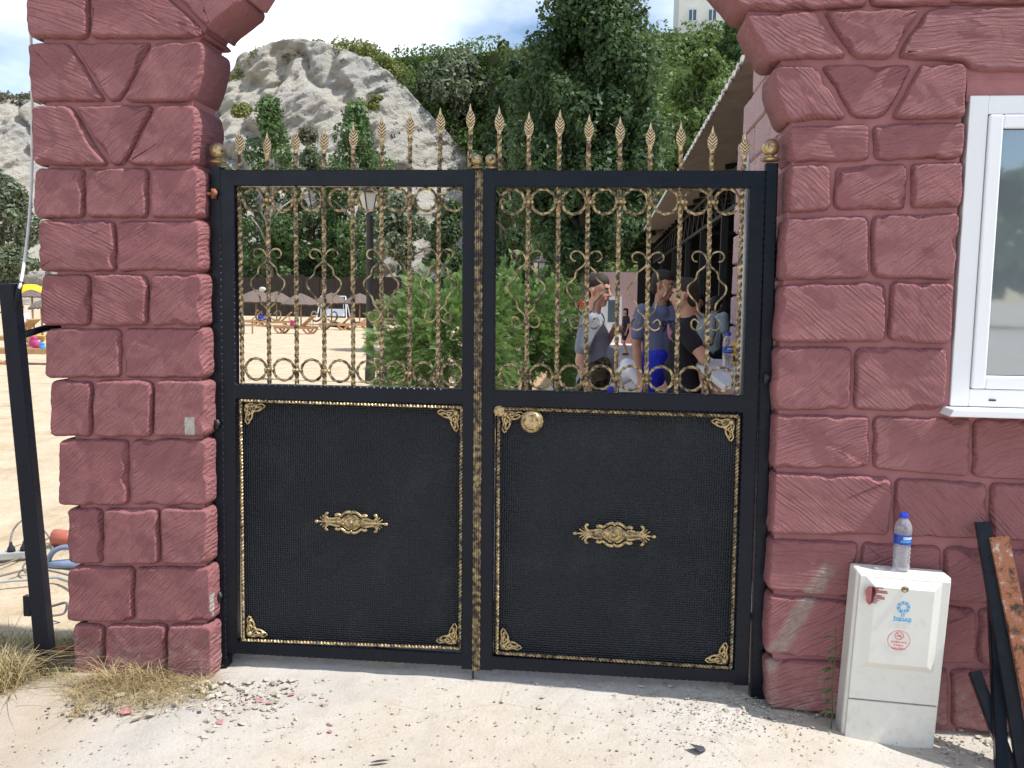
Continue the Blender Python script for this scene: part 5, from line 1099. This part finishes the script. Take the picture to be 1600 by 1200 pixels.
# lamp posts
def lamp(px_, Y, ytop, label, scale=1.0):
    X = PD(px_, Y); z = gz(X, Y); zt = PY(px_, ytop, Y).z; o = thing('lamp_post', label, 'lamp post', (X, Y, z), group='garden lamp posts'); h = zt-z
    m = MB(); m.lathe([(.10, -.05), (.10, .25), (.085, .30), (.075, .5), (.072, h-.55), (.09, h-.52), (.05, h-.48), (.05, h-.42)], Matrix.Translation((X, Y, z)), 12); obj('post', m, 'steel_dark', o, True)
    m = MB(); m.lathe([(.12*scale, h-.42), (.21*scale, h-.12), (.21*scale, h-.11)], Matrix.Translation((X, Y, z)) @ Matrix.Rotation(rad(20), 4, 'Z'), 6); obj('lantern_glass', m, 'lamp_glass', o)
    for k in range(6):
        a = 2*math.pi*k/6+rad(20); m = MB(); m.tube([(X+.125*scale*math.cos(a), Y+.125*scale*math.sin(a), zt-.42), (X+.215*scale*math.cos(a), Y+.215*scale*math.sin(a), zt-.11)], .012, 5); obj('glazing_bar', m, 'steel_dark', o)
    m = MB(); m.lathe([(.24*scale, h-.11), (.24*scale, h-.09), (.1*scale, h-.01), (.03, h+.05)], Matrix.Translation((X, Y, z)), 12); obj('lantern_cap', m, 'steel_dark', o)
lamp(578, 13.0, 293, 'black lamp post with white lantern standing on the sand', 1.05)
lamp(843, 17, 403, 'lamp post with small white lantern showing above the conifer bush', .8)

# ================================================================== WHITE HOUSE ON THE HILL
Yh = 112; hx0, hx1 = PD(1046, Yh), PD(1146, Yh); zb = PY(1095, 78, Yh).z; zt = zb+14
h = thing('apartment_house', 'pale apartment house high on the hill behind the tall tree', 'house', ((hx0+hx1)/2, Yh, zb-3))
m = MB(); m.box(hx0, hx1+4, Yh, Yh+10, zb-4, zt); obj('wall', m, 'house_white', h); m = MB(); m.box(hx0-.3, hx1+4.3, Yh-.3, Yh+10.3, zt, zt+.4); obj('roof', m, 'roof_sheet', h)
for row in range(4):
    for cxp in (1067, 1097, 1127):
        X = PD(cxp, Yh); zc = PY(cxp, 22, Yh).z + (row-1)*3.35 - (0 if row else .0); m = MB(); m.box(X-.5, X+.5, Yh-.02, Yh+.1, zc-.75, zc+.75); wdw = obj('window', m, 'house_glass', h)
        m = MB(); [m.box(X+a-.06, X+a+.06, Yh-.06, Yh-.03, zc-.8, zc+.8) for a in (-.5, 0, .5)]; m.box(X-.5, X+.5, Yh-.055, Yh-.025, zc+.5, zc+.8); obj('window_frame', m, 'metal_white', wdw)

# ================================================================== RESTAURANT BUILDING ON THE RIGHT
rest = thing('restaurant', 'pink open sided restaurant with dark steel trusses along the walkway', 'building', (2.5, 8, 0))
EZ = 3.55
def ex(Y): return 1.56
# pale block pier at the near end, with the rose dado
px0, px1, py0, py1 = 1.50, 1.95, .30, 3.55
m = MB(); m.box(px0+.03, px1, py0, py1-.03, -.05, 2.9); m.box(px0+.03, px1, py0, 2.9, 2.9, 3.7); obj('pier_core', m, 'pale_pink_wall', rest)
def sideblock(y0_, y1_, z0_, z1_, mat):
    o = block([(-y1_, z0_), (-y0_, z0_), (-y0_, z1_), (-y1_, z1_)], mat, None, False, yf=0.0, yb=.10, rc=.012, amp=.6, gap=.006)
    me = o.data; ox, oy, oz = o.location
    for v_ in me.vertices:
        a, b, c_ = v_.co; v_.co = (b+oy, -(a+ox), c_+oz)
    me.update(); o.location = (px0, 0, 0); o.parent = rest; o.matrix_parent_inverse = parent_matrix(rest).inverted(); return o
zc = 0.02; row = 0
while zc < 3.6:
    hh = .235; cuts = [py1, 3.05, 2.45, 1.85, 1.25, .75, py0] if row % 2 == 0 else [py1, 2.75, 2.15, 1.55, 1.0, py0]
    if zc > 2.8: cuts = [3.3 if zc < 3.05 else 2.95 if zc < 3.3 else 2.5] + [q for q in cuts if q < 2.4]
    for a, b in zip(cuts[1:], cuts): sideblock(a, b, zc, zc+hh, 'rose_pale' if zc > 1.15 else 'rose_paint')
    zc += hh; row += 1
# counter with white slab
m = MB(); m.box(1.30, 1.52, 1.4, 4.05, -.05, 1.12); obj('counter_wall', m, 'dado_rose', rest); m = MB(); m.box(1.18, 1.60, 1.35, 3.45, 1.125, 1.165); bevel(obj('counter_slab', m, 'white_slab', rest), .006)
m = MB(); m.box(1.42, 1.62, 4.06, 27, -.3, .95); obj('parapet', m, 'dado_rose', rest); m = MB(); m.box(1.38, 1.66, 4.07, 27, .95, 1.0); obj('parapet_cap', m, 'pale_pink_wall', rest)
# roof: corrugated sheets and white scalloped edge
y = 3.62; trim = MB()
while y < 31:
    m = MB(); n = 8
    for j in range(n+1):
        yy = y+j*.95/n; dz = .022*math.cos(2*math.pi*j/4)
        m.v += [(ex(yy), yy, EZ+dz), (ex(yy)+6.5, yy, EZ+1.1+dz), (ex(yy), yy, EZ+.014+dz), (ex(yy)+6.5, yy, EZ+1.114+dz)]
    for j in range(n): a = 4*j; m.f += [(a+1, a, a+4, a+5), (a+2, a+3, a+7, a+6), (a, a+2, a+6, a+4), (a+3, a+1, a+5, a+7)]
    obj('roof_sheet', m, 'roof_sheet', rest)
    for j in range(4): yy = y+.02+j*.24; trim.box(ex(yy)-.008, ex(yy)+.012, yy, yy+.10, EZ-.005, EZ+.045)
    y += .955
tag(obj('edge_trim', trim, 'roof_edge', rest), kind='stuff')
tx = 2.25
for yy in np.arange(4.0, 31, 1.25): m = MB(); m.box(tx, tx+5.4, yy, yy+.05, EZ+.02, EZ+.10, Matrix.Translation((ex(yy), 0, EZ)) @ Matrix.Rotation(-rad(9.6), 4, 'Y') @ Matrix.Translation((-ex(yy), 0, -EZ-.12))); obj('purlin', m, 'steel_dark', rest)
for zz in (2.86, 3.36): m = MB(); m.box(tx-.03, tx+.03, 3.7, 31, zz, zz+.06); obj('truss_chord', m, 'steel_dark', rest)
for k, yy in enumerate(np.arange(3.7, 30, .5)): m = MB(); m.tube([(tx, yy, 2.89), (tx, yy+.5, 3.39)] if k % 2 else [(tx, yy, 3.39), (tx, yy+.5, 2.89)], .02, 5); obj('truss_web', m, 'steel_dark', rest)
for yy in (5.0, 7.4, 10.0, 13.0, 16.0, 20, 25): m = MB(); m.box(tx-.05, tx+.05, yy, yy+.1, -.2, 2.86); obj('post', m, 'steel_dark', rest)
for yy in (5.2, 9.0, 13.2, 20):
    for zz in (2.80, 3.28): m = MB(); m.box(tx+.06, 8.0, yy, yy+.06, zz, zz+.06); obj('cross_beam', m, 'steel_dark', rest)
    for k in range(6): m = MB(); m.tube([(tx+.1+k*.95, yy+.03, 2.84), (tx+.57+k*.95, yy+.03, 3.3), (tx+1.05+k*.95, yy+.03, 2.84)], .022, 5); obj('cross_web', m, 'steel_dark', rest)
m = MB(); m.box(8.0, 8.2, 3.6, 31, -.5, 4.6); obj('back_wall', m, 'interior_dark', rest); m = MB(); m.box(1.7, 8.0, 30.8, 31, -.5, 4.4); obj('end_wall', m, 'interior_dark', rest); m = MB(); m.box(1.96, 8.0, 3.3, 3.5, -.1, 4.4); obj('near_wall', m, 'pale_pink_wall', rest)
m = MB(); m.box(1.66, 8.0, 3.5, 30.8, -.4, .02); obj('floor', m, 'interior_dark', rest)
# things on the counter
bc2 = Vector((1.32, 2.30, 1.166)); b2_ = thing('water_bottle', 'clear water bottle with blue label on the white counter inside the gate', 'bottle', bc2); bottle(b2_, bc2, 1.15)
for k in range(5):
    m = MB(); m.box(1.42, 1.58, 2.75, 3.05, 1.168+k*.033, 1.168+k*.033+.028, Matrix.Translation((.01*math.sin(k*2), .01*math.cos(k*3), 0))); tag(bevel(obj('folded_cloth', m, 'yellow_cloth' if k % 2 == 0 or k == 3 else 'dark_cloth'), .008), 'folded %s cloth, %s from the bottom of the stack on the counter' % ('yellow' if k % 2 == 0 or k == 3 else 'black', ORD[k]), 'cloth', 'cloths stacked on the counter')
# far end house of the walkway
Ye = 33; xa, xb = PD(905, Ye), PD(1010, Ye); zg = gz(0, Ye); fh = thing('annex_building', 'pale pink building with rose dado closing the walkway', 'building', ((xa+xb)/2, Ye, zg))
m = MB(); m.box(xa, xb+1, Ye, Ye+4, zg+.95, 2.6); obj('wall', m, 'pale_pink_wall', fh); m = MB(); m.box(xa-.01, xb+1, Ye-.015, Ye+4, zg-.1, zg+.948); obj('dado', m, 'dado_rose', fh)
xd = PD(955, Ye); m = MB(); m.box(xd-.45, xd+.45, Ye-.08, Ye-.02, zg, zg+1.95); dr = obj('door', m, 'white_pvc', fh); m = MB(); m.box(xd-.12, xd+.32, Ye-.10, Ye-.085, zg+.9, zg+1.8); obj('door_glass', m, 'house_glass', dr); m = MB(); m.box(xd-1.1, xd-.5, Ye-.08, Ye-.02, zg, zg+2.0); obj('dark_doorway', m, 'interior_dark', fh)

# ================================================================== PEOPLE
def hull(mb, p0, r0, p1, r1):
    bm = bmesh.new()
    for p, r_ in ((p0, r0), (p1, r1)):
        for i in range(6):
            ph = math.pi*(i+.5)/6
            for j in range(10): a = 2*math.pi*(j+.5*(i%2))/10; bm.verts.new((p[0]+r_*math.sin(ph)*math.cos(a), p[1]+r_*math.sin(ph)*math.sin(a), p[2]+r_*math.cos(ph)))
    bmesh.ops.convex_hull(bm, input=bm.verts); lo = [v_ for v_ in bm.verts if not v_.link_faces]; bmesh.ops.delete(bm, geom=lo, context='VERTS')
    bm.verts.index_update(); k = len(mb.v); mb.v += [tuple(v_.co) for v_ in bm.verts]; mb.f += [tuple(v_.index+k for v_ in f_.verts) for f_ in bm.faces]; bm.free()
def remesh(mb, name, voxel, smooth_it=4, cut=None):
    me = mb.mesh(name); o = bpy.data.objects.new('tmp', me); C.objects.link(o)
    md = o.modifiers.new('r', 'REMESH'); md.mode = 'VOXEL'; md.voxel_size = voxel
    sm = o.modifiers.new('s', 'SMOOTH'); sm.iterations = smooth_it; sm.factor = .5
    dg = bpy.context.evaluated_depsgraph_get(); out = bpy.data.meshes.new_from_object(o.evaluated_get(dg)); bpy.data.objects.remove(o)
    out.polygons.foreach_set('use_smooth', [True]*len(out.polygons)); out.name = name; return out
def person(label, loc, yaw, J, outfit, hgt=1.75, hair_mat='hair', skin='skin', headyaw=0, headtilt=0, group=None, belly=0.0, voxel=.0085):
    """local frame: faces +X, left hand side +Y, ground z=0; J overrides joints (for a 1.75 m figure)"""
    s = hgt/1.75
    D = dict(hipL=(0,.095,.92), hipR=(0,-.095,.92), kneeL=(.03,.11,.49), kneeR=(.03,-.11,.49), ankL=(-.01,.12,.09), ankR=(-.01,-.12,.09), pel=(0,0,.95), waist=(.01,0,1.10), chest=(0,0,1.29), neck=(.0,0,1.47), head=(.025,0,1.635),
             shL=(-.005,.185,1.415), shR=(-.005,-.185,1.415), elL=(-.02,.235,1.13), elR=(-.02,-.235,1.13), wrL=(.06,.235,.89), wrR=(.06,-.235,.89))
    D.update(J); D = {k: Vector(v2)*s for k, v2 in D.items()}
    root = thing('person', label, 'person', loc, yaw, group)
    b = MB(); g_ = lambda a, ra, c_, rb: hull(b, D[a], ra*s, D[c_], rb*s)
    def trunk(mb, e):
        for a, c_, w0, w1, d0, d1 in (('pel','waist',.115,.105,.10,.095), ('waist','chest',.105,.115,.095,.10)):
            for sy in (-.055, 0, .055): hull(mb, D[a]+Vector((0, sy*s, 0)), d0*s+e, D[c_]+Vector((0, sy*s, 0)), d1*s+e)
        for sy in (-1, 1): hull(mb, D['chest']+Vector((0, .06*sy*s, .0)), .105*s+e, D['shL' if sy > 0 else 'shR']+Vector((0, -.045*sy*s, -.02*s)), .062*s+e)
        if belly: hull(mb, D['waist']+Vector((.03*s+belly*.5, 0, .02*s)), .10*s+e, D['waist']+Vector((.02*s+belly, 0, -.05*s)), .085*s+e)
        hull(mb, D['chest']+Vector((0, 0, .10*s)), .075*s+e, D['neck']+Vector((-.01*s, 0, -.015*s)), .052*s+e)
    trunk(b, -.006)
    g_('neck', .056, 'head', .052)
    for S_ in 'LR':
        g_('hip'+S_, .088, 'knee'+S_, .056); g_('knee'+S_, .056, 'ank'+S_, .038); k_ = D['knee'+S_].lerp(D['ank'+S_], .28)+Vector((-.018*s, 0, 0)); hull(b, k_, .054*s, k_+Vector((0, 0, -.08*s)), .044*s)
        f = D['ank'+S_]; hull(b, f+Vector((-.03*s, 0, -.05*s)), .036*s, f+Vector((.14*s, 0, -.06*s)), .027*s)
        g_('sh'+S_, .056, 'el'+S_, .041); g_('el'+S_, .042, 'wr'+S_, .027); m_ = D['el'+S_].lerp(D['wr'+S_], .25); hull(b, m_, .043*s, m_.lerp(D['wr'+S_], .3), .036*s)
        # hand
        dv = (D['wr'+S_]-D['el'+S_]).normalized(); sd = Vector((1, 0, 0)) if abs(dv.x) < .75 else Vector((0, 0, 1)); sd = (sd-dv*sd.dot(dv)).normalized(); nr = dv.cross(sd)*(1 if S_ == 'L' else -1)
        w_ = D['wr'+S_]; pc = w_+dv*.055*s; fist = S_ in outfit.get('fist', '')
        for q in (-.022, 0, .022): hull(b, w_+sd*q*.6*s+dv*.01*s, .017*s, pc+sd*q*s+dv*.03*s, .0135*s)
        for q, fl in ((-.033, .062), (-.011, .074), (.011, .080), (.032, .072)):
            k0 = pc+sd*q*s+dv*.034*s; cu = 1.15 if fist else .35
            d1 = (dv*math.cos(cu*.6)-nr*math.sin(cu*.6)); d2 = (dv*math.cos(cu*2.1)-nr*math.sin(cu*2.1)); k1 = k0+d1*fl*.5*s; hull(b, k0, .0098*s, k1, .0092*s); hull(b, k1, .0092*s, k1+d2*fl*.5*s, .0078*s)
        t0 = w_+sd*.03*s+dv*.025*s; t1 = t0+(sd*.7+dv*.8).normalized()*.036*s; hull(b, t0, .0125*s, t1, .0105*s); hull(b, t1, .0105*s, t1+(dv-nr*.5).normalized()*.028*s, .0088*s)
    # head shapes
    HM = Matrix.Translation(D['head']) @ Matrix.Rotation(headyaw, 4, 'Z') @ Matrix.Rotation(headtilt, 4, 'Y') @ Matrix.Scale(s, 4)
    hp = lambda x, y, z: HM @ Vector((x, y, z))
    hb = MB()
    hull(b, hp(-.018, 0, .035), .082*s, hp(.018, 0, .032), .078*s); hull(b, hp(-.01, 0, .05), .078*s, hp(.02, 0, -.045), .064*s); hull(b, hp(.04, 0, -.055), .046*s, hp(.062, 0, -.088), .026*s)
    for sy in (-1, 1):
        hull(b, hp(.045, .03*sy, -.02), .038*s, hp(.03, .036*sy, -.065), .03*s); hull(b, hp(-.010, .079*sy, .010), .0125*s, hp(-.004, .077*sy, -.026), .009*s); hull(b, hp(.078, .028*sy, .026), .014*s, hp(.084, .012*sy, .026), .013*s)
    hull(b, hp(.088, 0, .018), .011*s, hp(.112, 0, -.022), .0125*s)
    for sy in (-1, 1): hull(b, hp(.098, .012*sy, -.026), .009*s, hp(.10, .010*sy, -.024), .008*s)
    hull(b, hp(.086, -.016, -.052), .011*s, hp(.086, .016, -.052), .011*s)
    me = remesh(b, 'body', voxel*s, 5); link('body', me, skin, root, True)
    for sy in (-1, 1):
        m = MB(); m.sphere(hp(.0745, .031*sy, .010), .0125*s, 10, 8); e = link('eye', m.mesh('eye', True), 'eye_white', root, True)
        m = MB(); m.sphere(hp(.0835, .031*sy, .010), .0062*s, 8, 6); link('iris', m.mesh('iris', True), 'eye_dark', e, True)
        m = MB(); m.tube([hp(.090, .014*sy, .029), hp(.090, .032*sy, .034), hp(.078, .050*sy, .028)], .0055*s, 6); link('eyebrow', m.mesh('eyebrow', True), hair_mat, root, True)
    m = MB(); m.tube([hp(.088, -.022, -.054), hp(.098, 0, -.051), hp(.088, .022, -.054)], .006*s, 6); link('mouth', m.mesh('mouth', True), 'lip', root, True)
    # hair
    hm = MB(); hull(hm, hp(-.028, 0, .052), .086*s, hp(.014, 0, .064), .076*s); hull(hm, hp(-.040, 0, .02), .074*s, hp(-.048, 0, -.03), .056*s)
    if outfit.get('long'): hull(hm, hp(-.05, 0, .0), .07*s, hp(-.055, 0, -.14), .06*s)
    link('hair', remesh(hm, 'hair', .008*s, 3), outfit.get('hairm', hair_mat), root, True)
    if outfit.get('cap'):
        cm = MB(); hull(cm, hp(-.02, 0, .062), .092*s, hp(.01, 0, .07), .086*s); hull(cm, hp(.06, 0, .055), .03*s, hp(.15, 0, .045), .022*s); link('cap', remesh(cm, 'cap', .009*s, 3), outfit['cap'], root, True)
    # clothes
    sh = MB(); trunk(sh, .012)
    for S_ in 'LR':
        e_ = D['sh'+S_].lerp(D['el'+S_], outfit.get('sleeve', .62)); hull(sh, D['sh'+S_], .070*s, e_, .066*s)
    hull(sh, D['pel']+Vector((.0, -.06*s, -.0)), .118*s, D['pel']+Vector((0, .06*s, 0)), .118*s)
    shirt = link('shirt', remesh(sh, 'shirt', .010*s, 5), outfit['shirt'], root, True)
    tr = MB(); hull(tr, D['pel']+Vector((0, -.055*s, -.03*s)), .118*s, D['pel']+Vector((0, .055*s, -.03*s)), .118*s)
    if outfit.get('wz'):
        for sy in (-.055, .055): hull(tr, D['pel']+Vector((.01*s, sy*s, 0)), .122*s, Vector((.02*s+belly*.6, sy*s, (outfit['wz']-.10)*s)), .118*s)
    for S_ in 'LR':
        hull(tr, D['hip'+S_], .108*s, D['knee'+S_].lerp(D['hip'+S_], outfit.get('short', 0)), .078*s)
        if not outfit.get('short'): hull(tr, D['knee'+S_], .076*s, D['ank'+S_]+Vector((0, 0, .01*s)), .062*s)
        fo = D['ank'+S_]; sm_ = MB(); hull(sm_, fo+Vector((-.035*s, 0, -.045*s)), .043*s, fo+Vector((.145*s, 0, -.057*s)), .033*s); link('shoe', remesh(sm_, 'shoe', .012, 2), 'shoe', root, True)
    link('trousers', remesh(tr, 'trousers', .010*s, 4), outfit['trousers'], root, True)
    return root, shirt, D, s
# man in grey: faces right, right arm hanging on the camera side, left hand raised
Yp = 3.35; person('man in grey T-shirt and camouflage trousers, hand raised to his chest', (PD(934, Yp)-.03, Yp, .0), rad(-8),
  dict(waist=(.03,0,1.10), chest=(.0,0,1.30), elR=(-.05,-.25,1.12), wrR=(.03,-.27,.86), elL=(.0,.28,1.12), wrL=(.13,.14,1.31)), dict(shirt='shirt_grey', trousers='camo', fist='L', sleeve=.70, wz=1.17), 1.80, headyaw=rad(-12), headtilt=rad(6), belly=.05)
# belt buckled lanyard is left out: nothing readable
Yp = 4.3; pr, shirt, D_, s_ = person('man in slate blue T-shirt with 1978 print and bright blue shorts', (PD(1032, Yp), Yp, .06), rad(-55),
  dict(elR=(-.03,-.22,1.13), wrR=(.03,-.22,.88), elL=(.03,.22,1.14), wrL=(.12,.18,.92)), dict(shirt='shirt_slate', trousers='shorts_blue', short=.12, sleeve=.68, wz=1.13), 1.80, skin='skin_tan', headyaw=rad(34), headtilt=rad(10))
bvh = BVHTree.FromPolygons([v_.co for v_ in shirt.data.vertices], [tuple(p.vertices) for p in shirt.data.polygons])
to = text_mesh('1978', .135, 'print_dark', None, Matrix.Identity(4), ext=0, bold=.003, name='shirt_print')
t2 = text_mesh('ORIGINAL', .045, 'print_dark', None, Matrix.Translation((0, 0, .135)), ext=0, bold=.001, name='shirt_print') if False else None
for v_ in to.data.vertices:
    x, z = v_.co.x, v_.co.z; o_ = Vector((.6, x, 1.285+z)); hit = bvh.ray_cast(o_, Vector((-1, 0, 0)))[0]; v_.co = (hit + Vector((.004, 0, 0))) if hit else Vector((.13, x, 1.285+z))
to.parent = shirt
Yp = 3.05; person('man in black T-shirt leaning his fist on the white counter', (PD(1072, Yp)+.02, Yp, .0), rad(176),
  dict(chest=(.03,0,1.28), waist=(.02,0,1.08), shL=(.03,.19,1.40), elL=(-.12,.27,1.19), wrL=(-.10,.22,1.20-.24+.26), shR=(.03,-.19,1.41), elR=(.05,-.24,1.14), wrR=(.14,-.2,.95)), dict(shirt='shirt_black', trousers='shirt_black', short=.02, fist='L', sleeve=.5), 1.77, headyaw=rad(-14), headtilt=rad(4), belly=.02)
m = MB()
for k in range(5): q = PY(1044+k*1.6, 506+3*k, 2.35); m.tube([q, q+Vector((-.004*k, 0, -.03)), q+Vector((.010*math.sin(k*2), 0, -.07))], [.003, .005, .002], 6)
tag(obj('scarf', m, 'faded_pink', None, True), 'pink cloth dangling in front of the man in black', 'cloth')
Yp = 5.0; person('child in white shirt and red cap bending forward behind the man in grey', (PD(958, Yp), Yp, .03), rad(-4),
  dict(pel=(-.05,0,.92), waist=(.04,0,1.05), chest=(.20,0,1.16), neck=(.34,0,1.24), head=(.45,0,1.30), shL=(.27,.17,1.20), shR=(.27,-.17,1.20), elL=(.36,.2,.96), elR=(.42,-.22,1.0), wrL=(.5,.15,.8), wrR=(.62,-.18,.98)), dict(shirt='shirt_white', trousers='shorts_blue', short=.35, cap='cap_red'), 1.32, headtilt=rad(40), voxel=.011)
Yp = 7.2; person('woman in pale blue top in the shade of the restaurant', (PD(1086, Yp)+.03, Yp, .02), rad(-115), dict(elL=(.08,.22,1.15), wrL=(.25,.1,1.12)), dict(shirt='shirt_pale', trousers='dark_cloth', long=True), 1.66, voxel=.013)
Yp = 8.2; person('figure in pale clothes with back turned inside the restaurant', (PD(1112, Yp), Yp, .02), rad(60), dict(chest=(.06,0,1.26), neck=(.12,0,1.42), head=(.17,0,1.56)), dict(shirt='shirt_pale', trousers='dark_cloth'), 1.70, voxel=.014)
Yp = 24; person('girl in a black dress walking at the far end of the walkway', (PD(979, Yp), Yp, gz(0, Yp)+.03), rad(200), dict(kneeL=(.12,.1,.5), ankL=(-.02,.11,.12), ankR=(-.12,-.11,.1)), dict(shirt='dark_cloth', trousers='dark_cloth', short=.3, long=True), 1.45, voxel=.016)
Yp = 27; lx_ = PD(60, Yp)-.55*math.cos(.5); ly_ = Yp-.55*math.sin(.5)
person('bather in a white top sitting on a lounger beyond the leaning post', (lx_, ly_, gz(lx_, ly_)+.05), rad(-60), dict(pel=(0,0,.45), hipL=(0,.095,.43), hipR=(0,-.095,.43), kneeL=(.43,.12,.46), kneeR=(.43,-.12,.46), ankL=(.46,.12,.09), ankR=(.46,-.12,.09), waist=(-.01,0,.61), chest=(-.02,0,.80), neck=(0,0,.98), head=(.025,0,1.145), shL=(-.02,.185,.925), shR=(-.02,-.185,.925), elL=(.05,.23,.66), elR=(.05,-.23,.66), wrL=(.27,.17,.58), wrR=(.27,-.17,.58)), dict(shirt='shirt_white', trousers='pink_cloth', short=.4), 1.6, voxel=.016)

# trees behind the photographer, seen mirrored in the window pane
for k, (x, y, hh, rr) in enumerate(((14, -52, 7.5, 5.5), (24, -56, 9, 6.5), (35, -54, 8, 6), (3, -58, 8, 6))):
    o = thing('roadside_tree', ('round roadside tree mirrored in the window', 'tallest roadside tree behind the photographer', 'right hand roadside tree behind the photographer', 'left hand roadside tree behind the photographer')[k], 'tree', (x, y, 0), group='roadside trees')
    foliage('crown', crown(x, y, 1.5, hh, rr, rr, 26, 90+k, .7), 5000, .34, 'leaf_poplar', o, seed=90+k)
    m = MB(); m.tube([(x, y, -.1), (x+.1, y, hh*.7)], [.22, .08], 8); obj('trunk', m, 'bark', o, True)
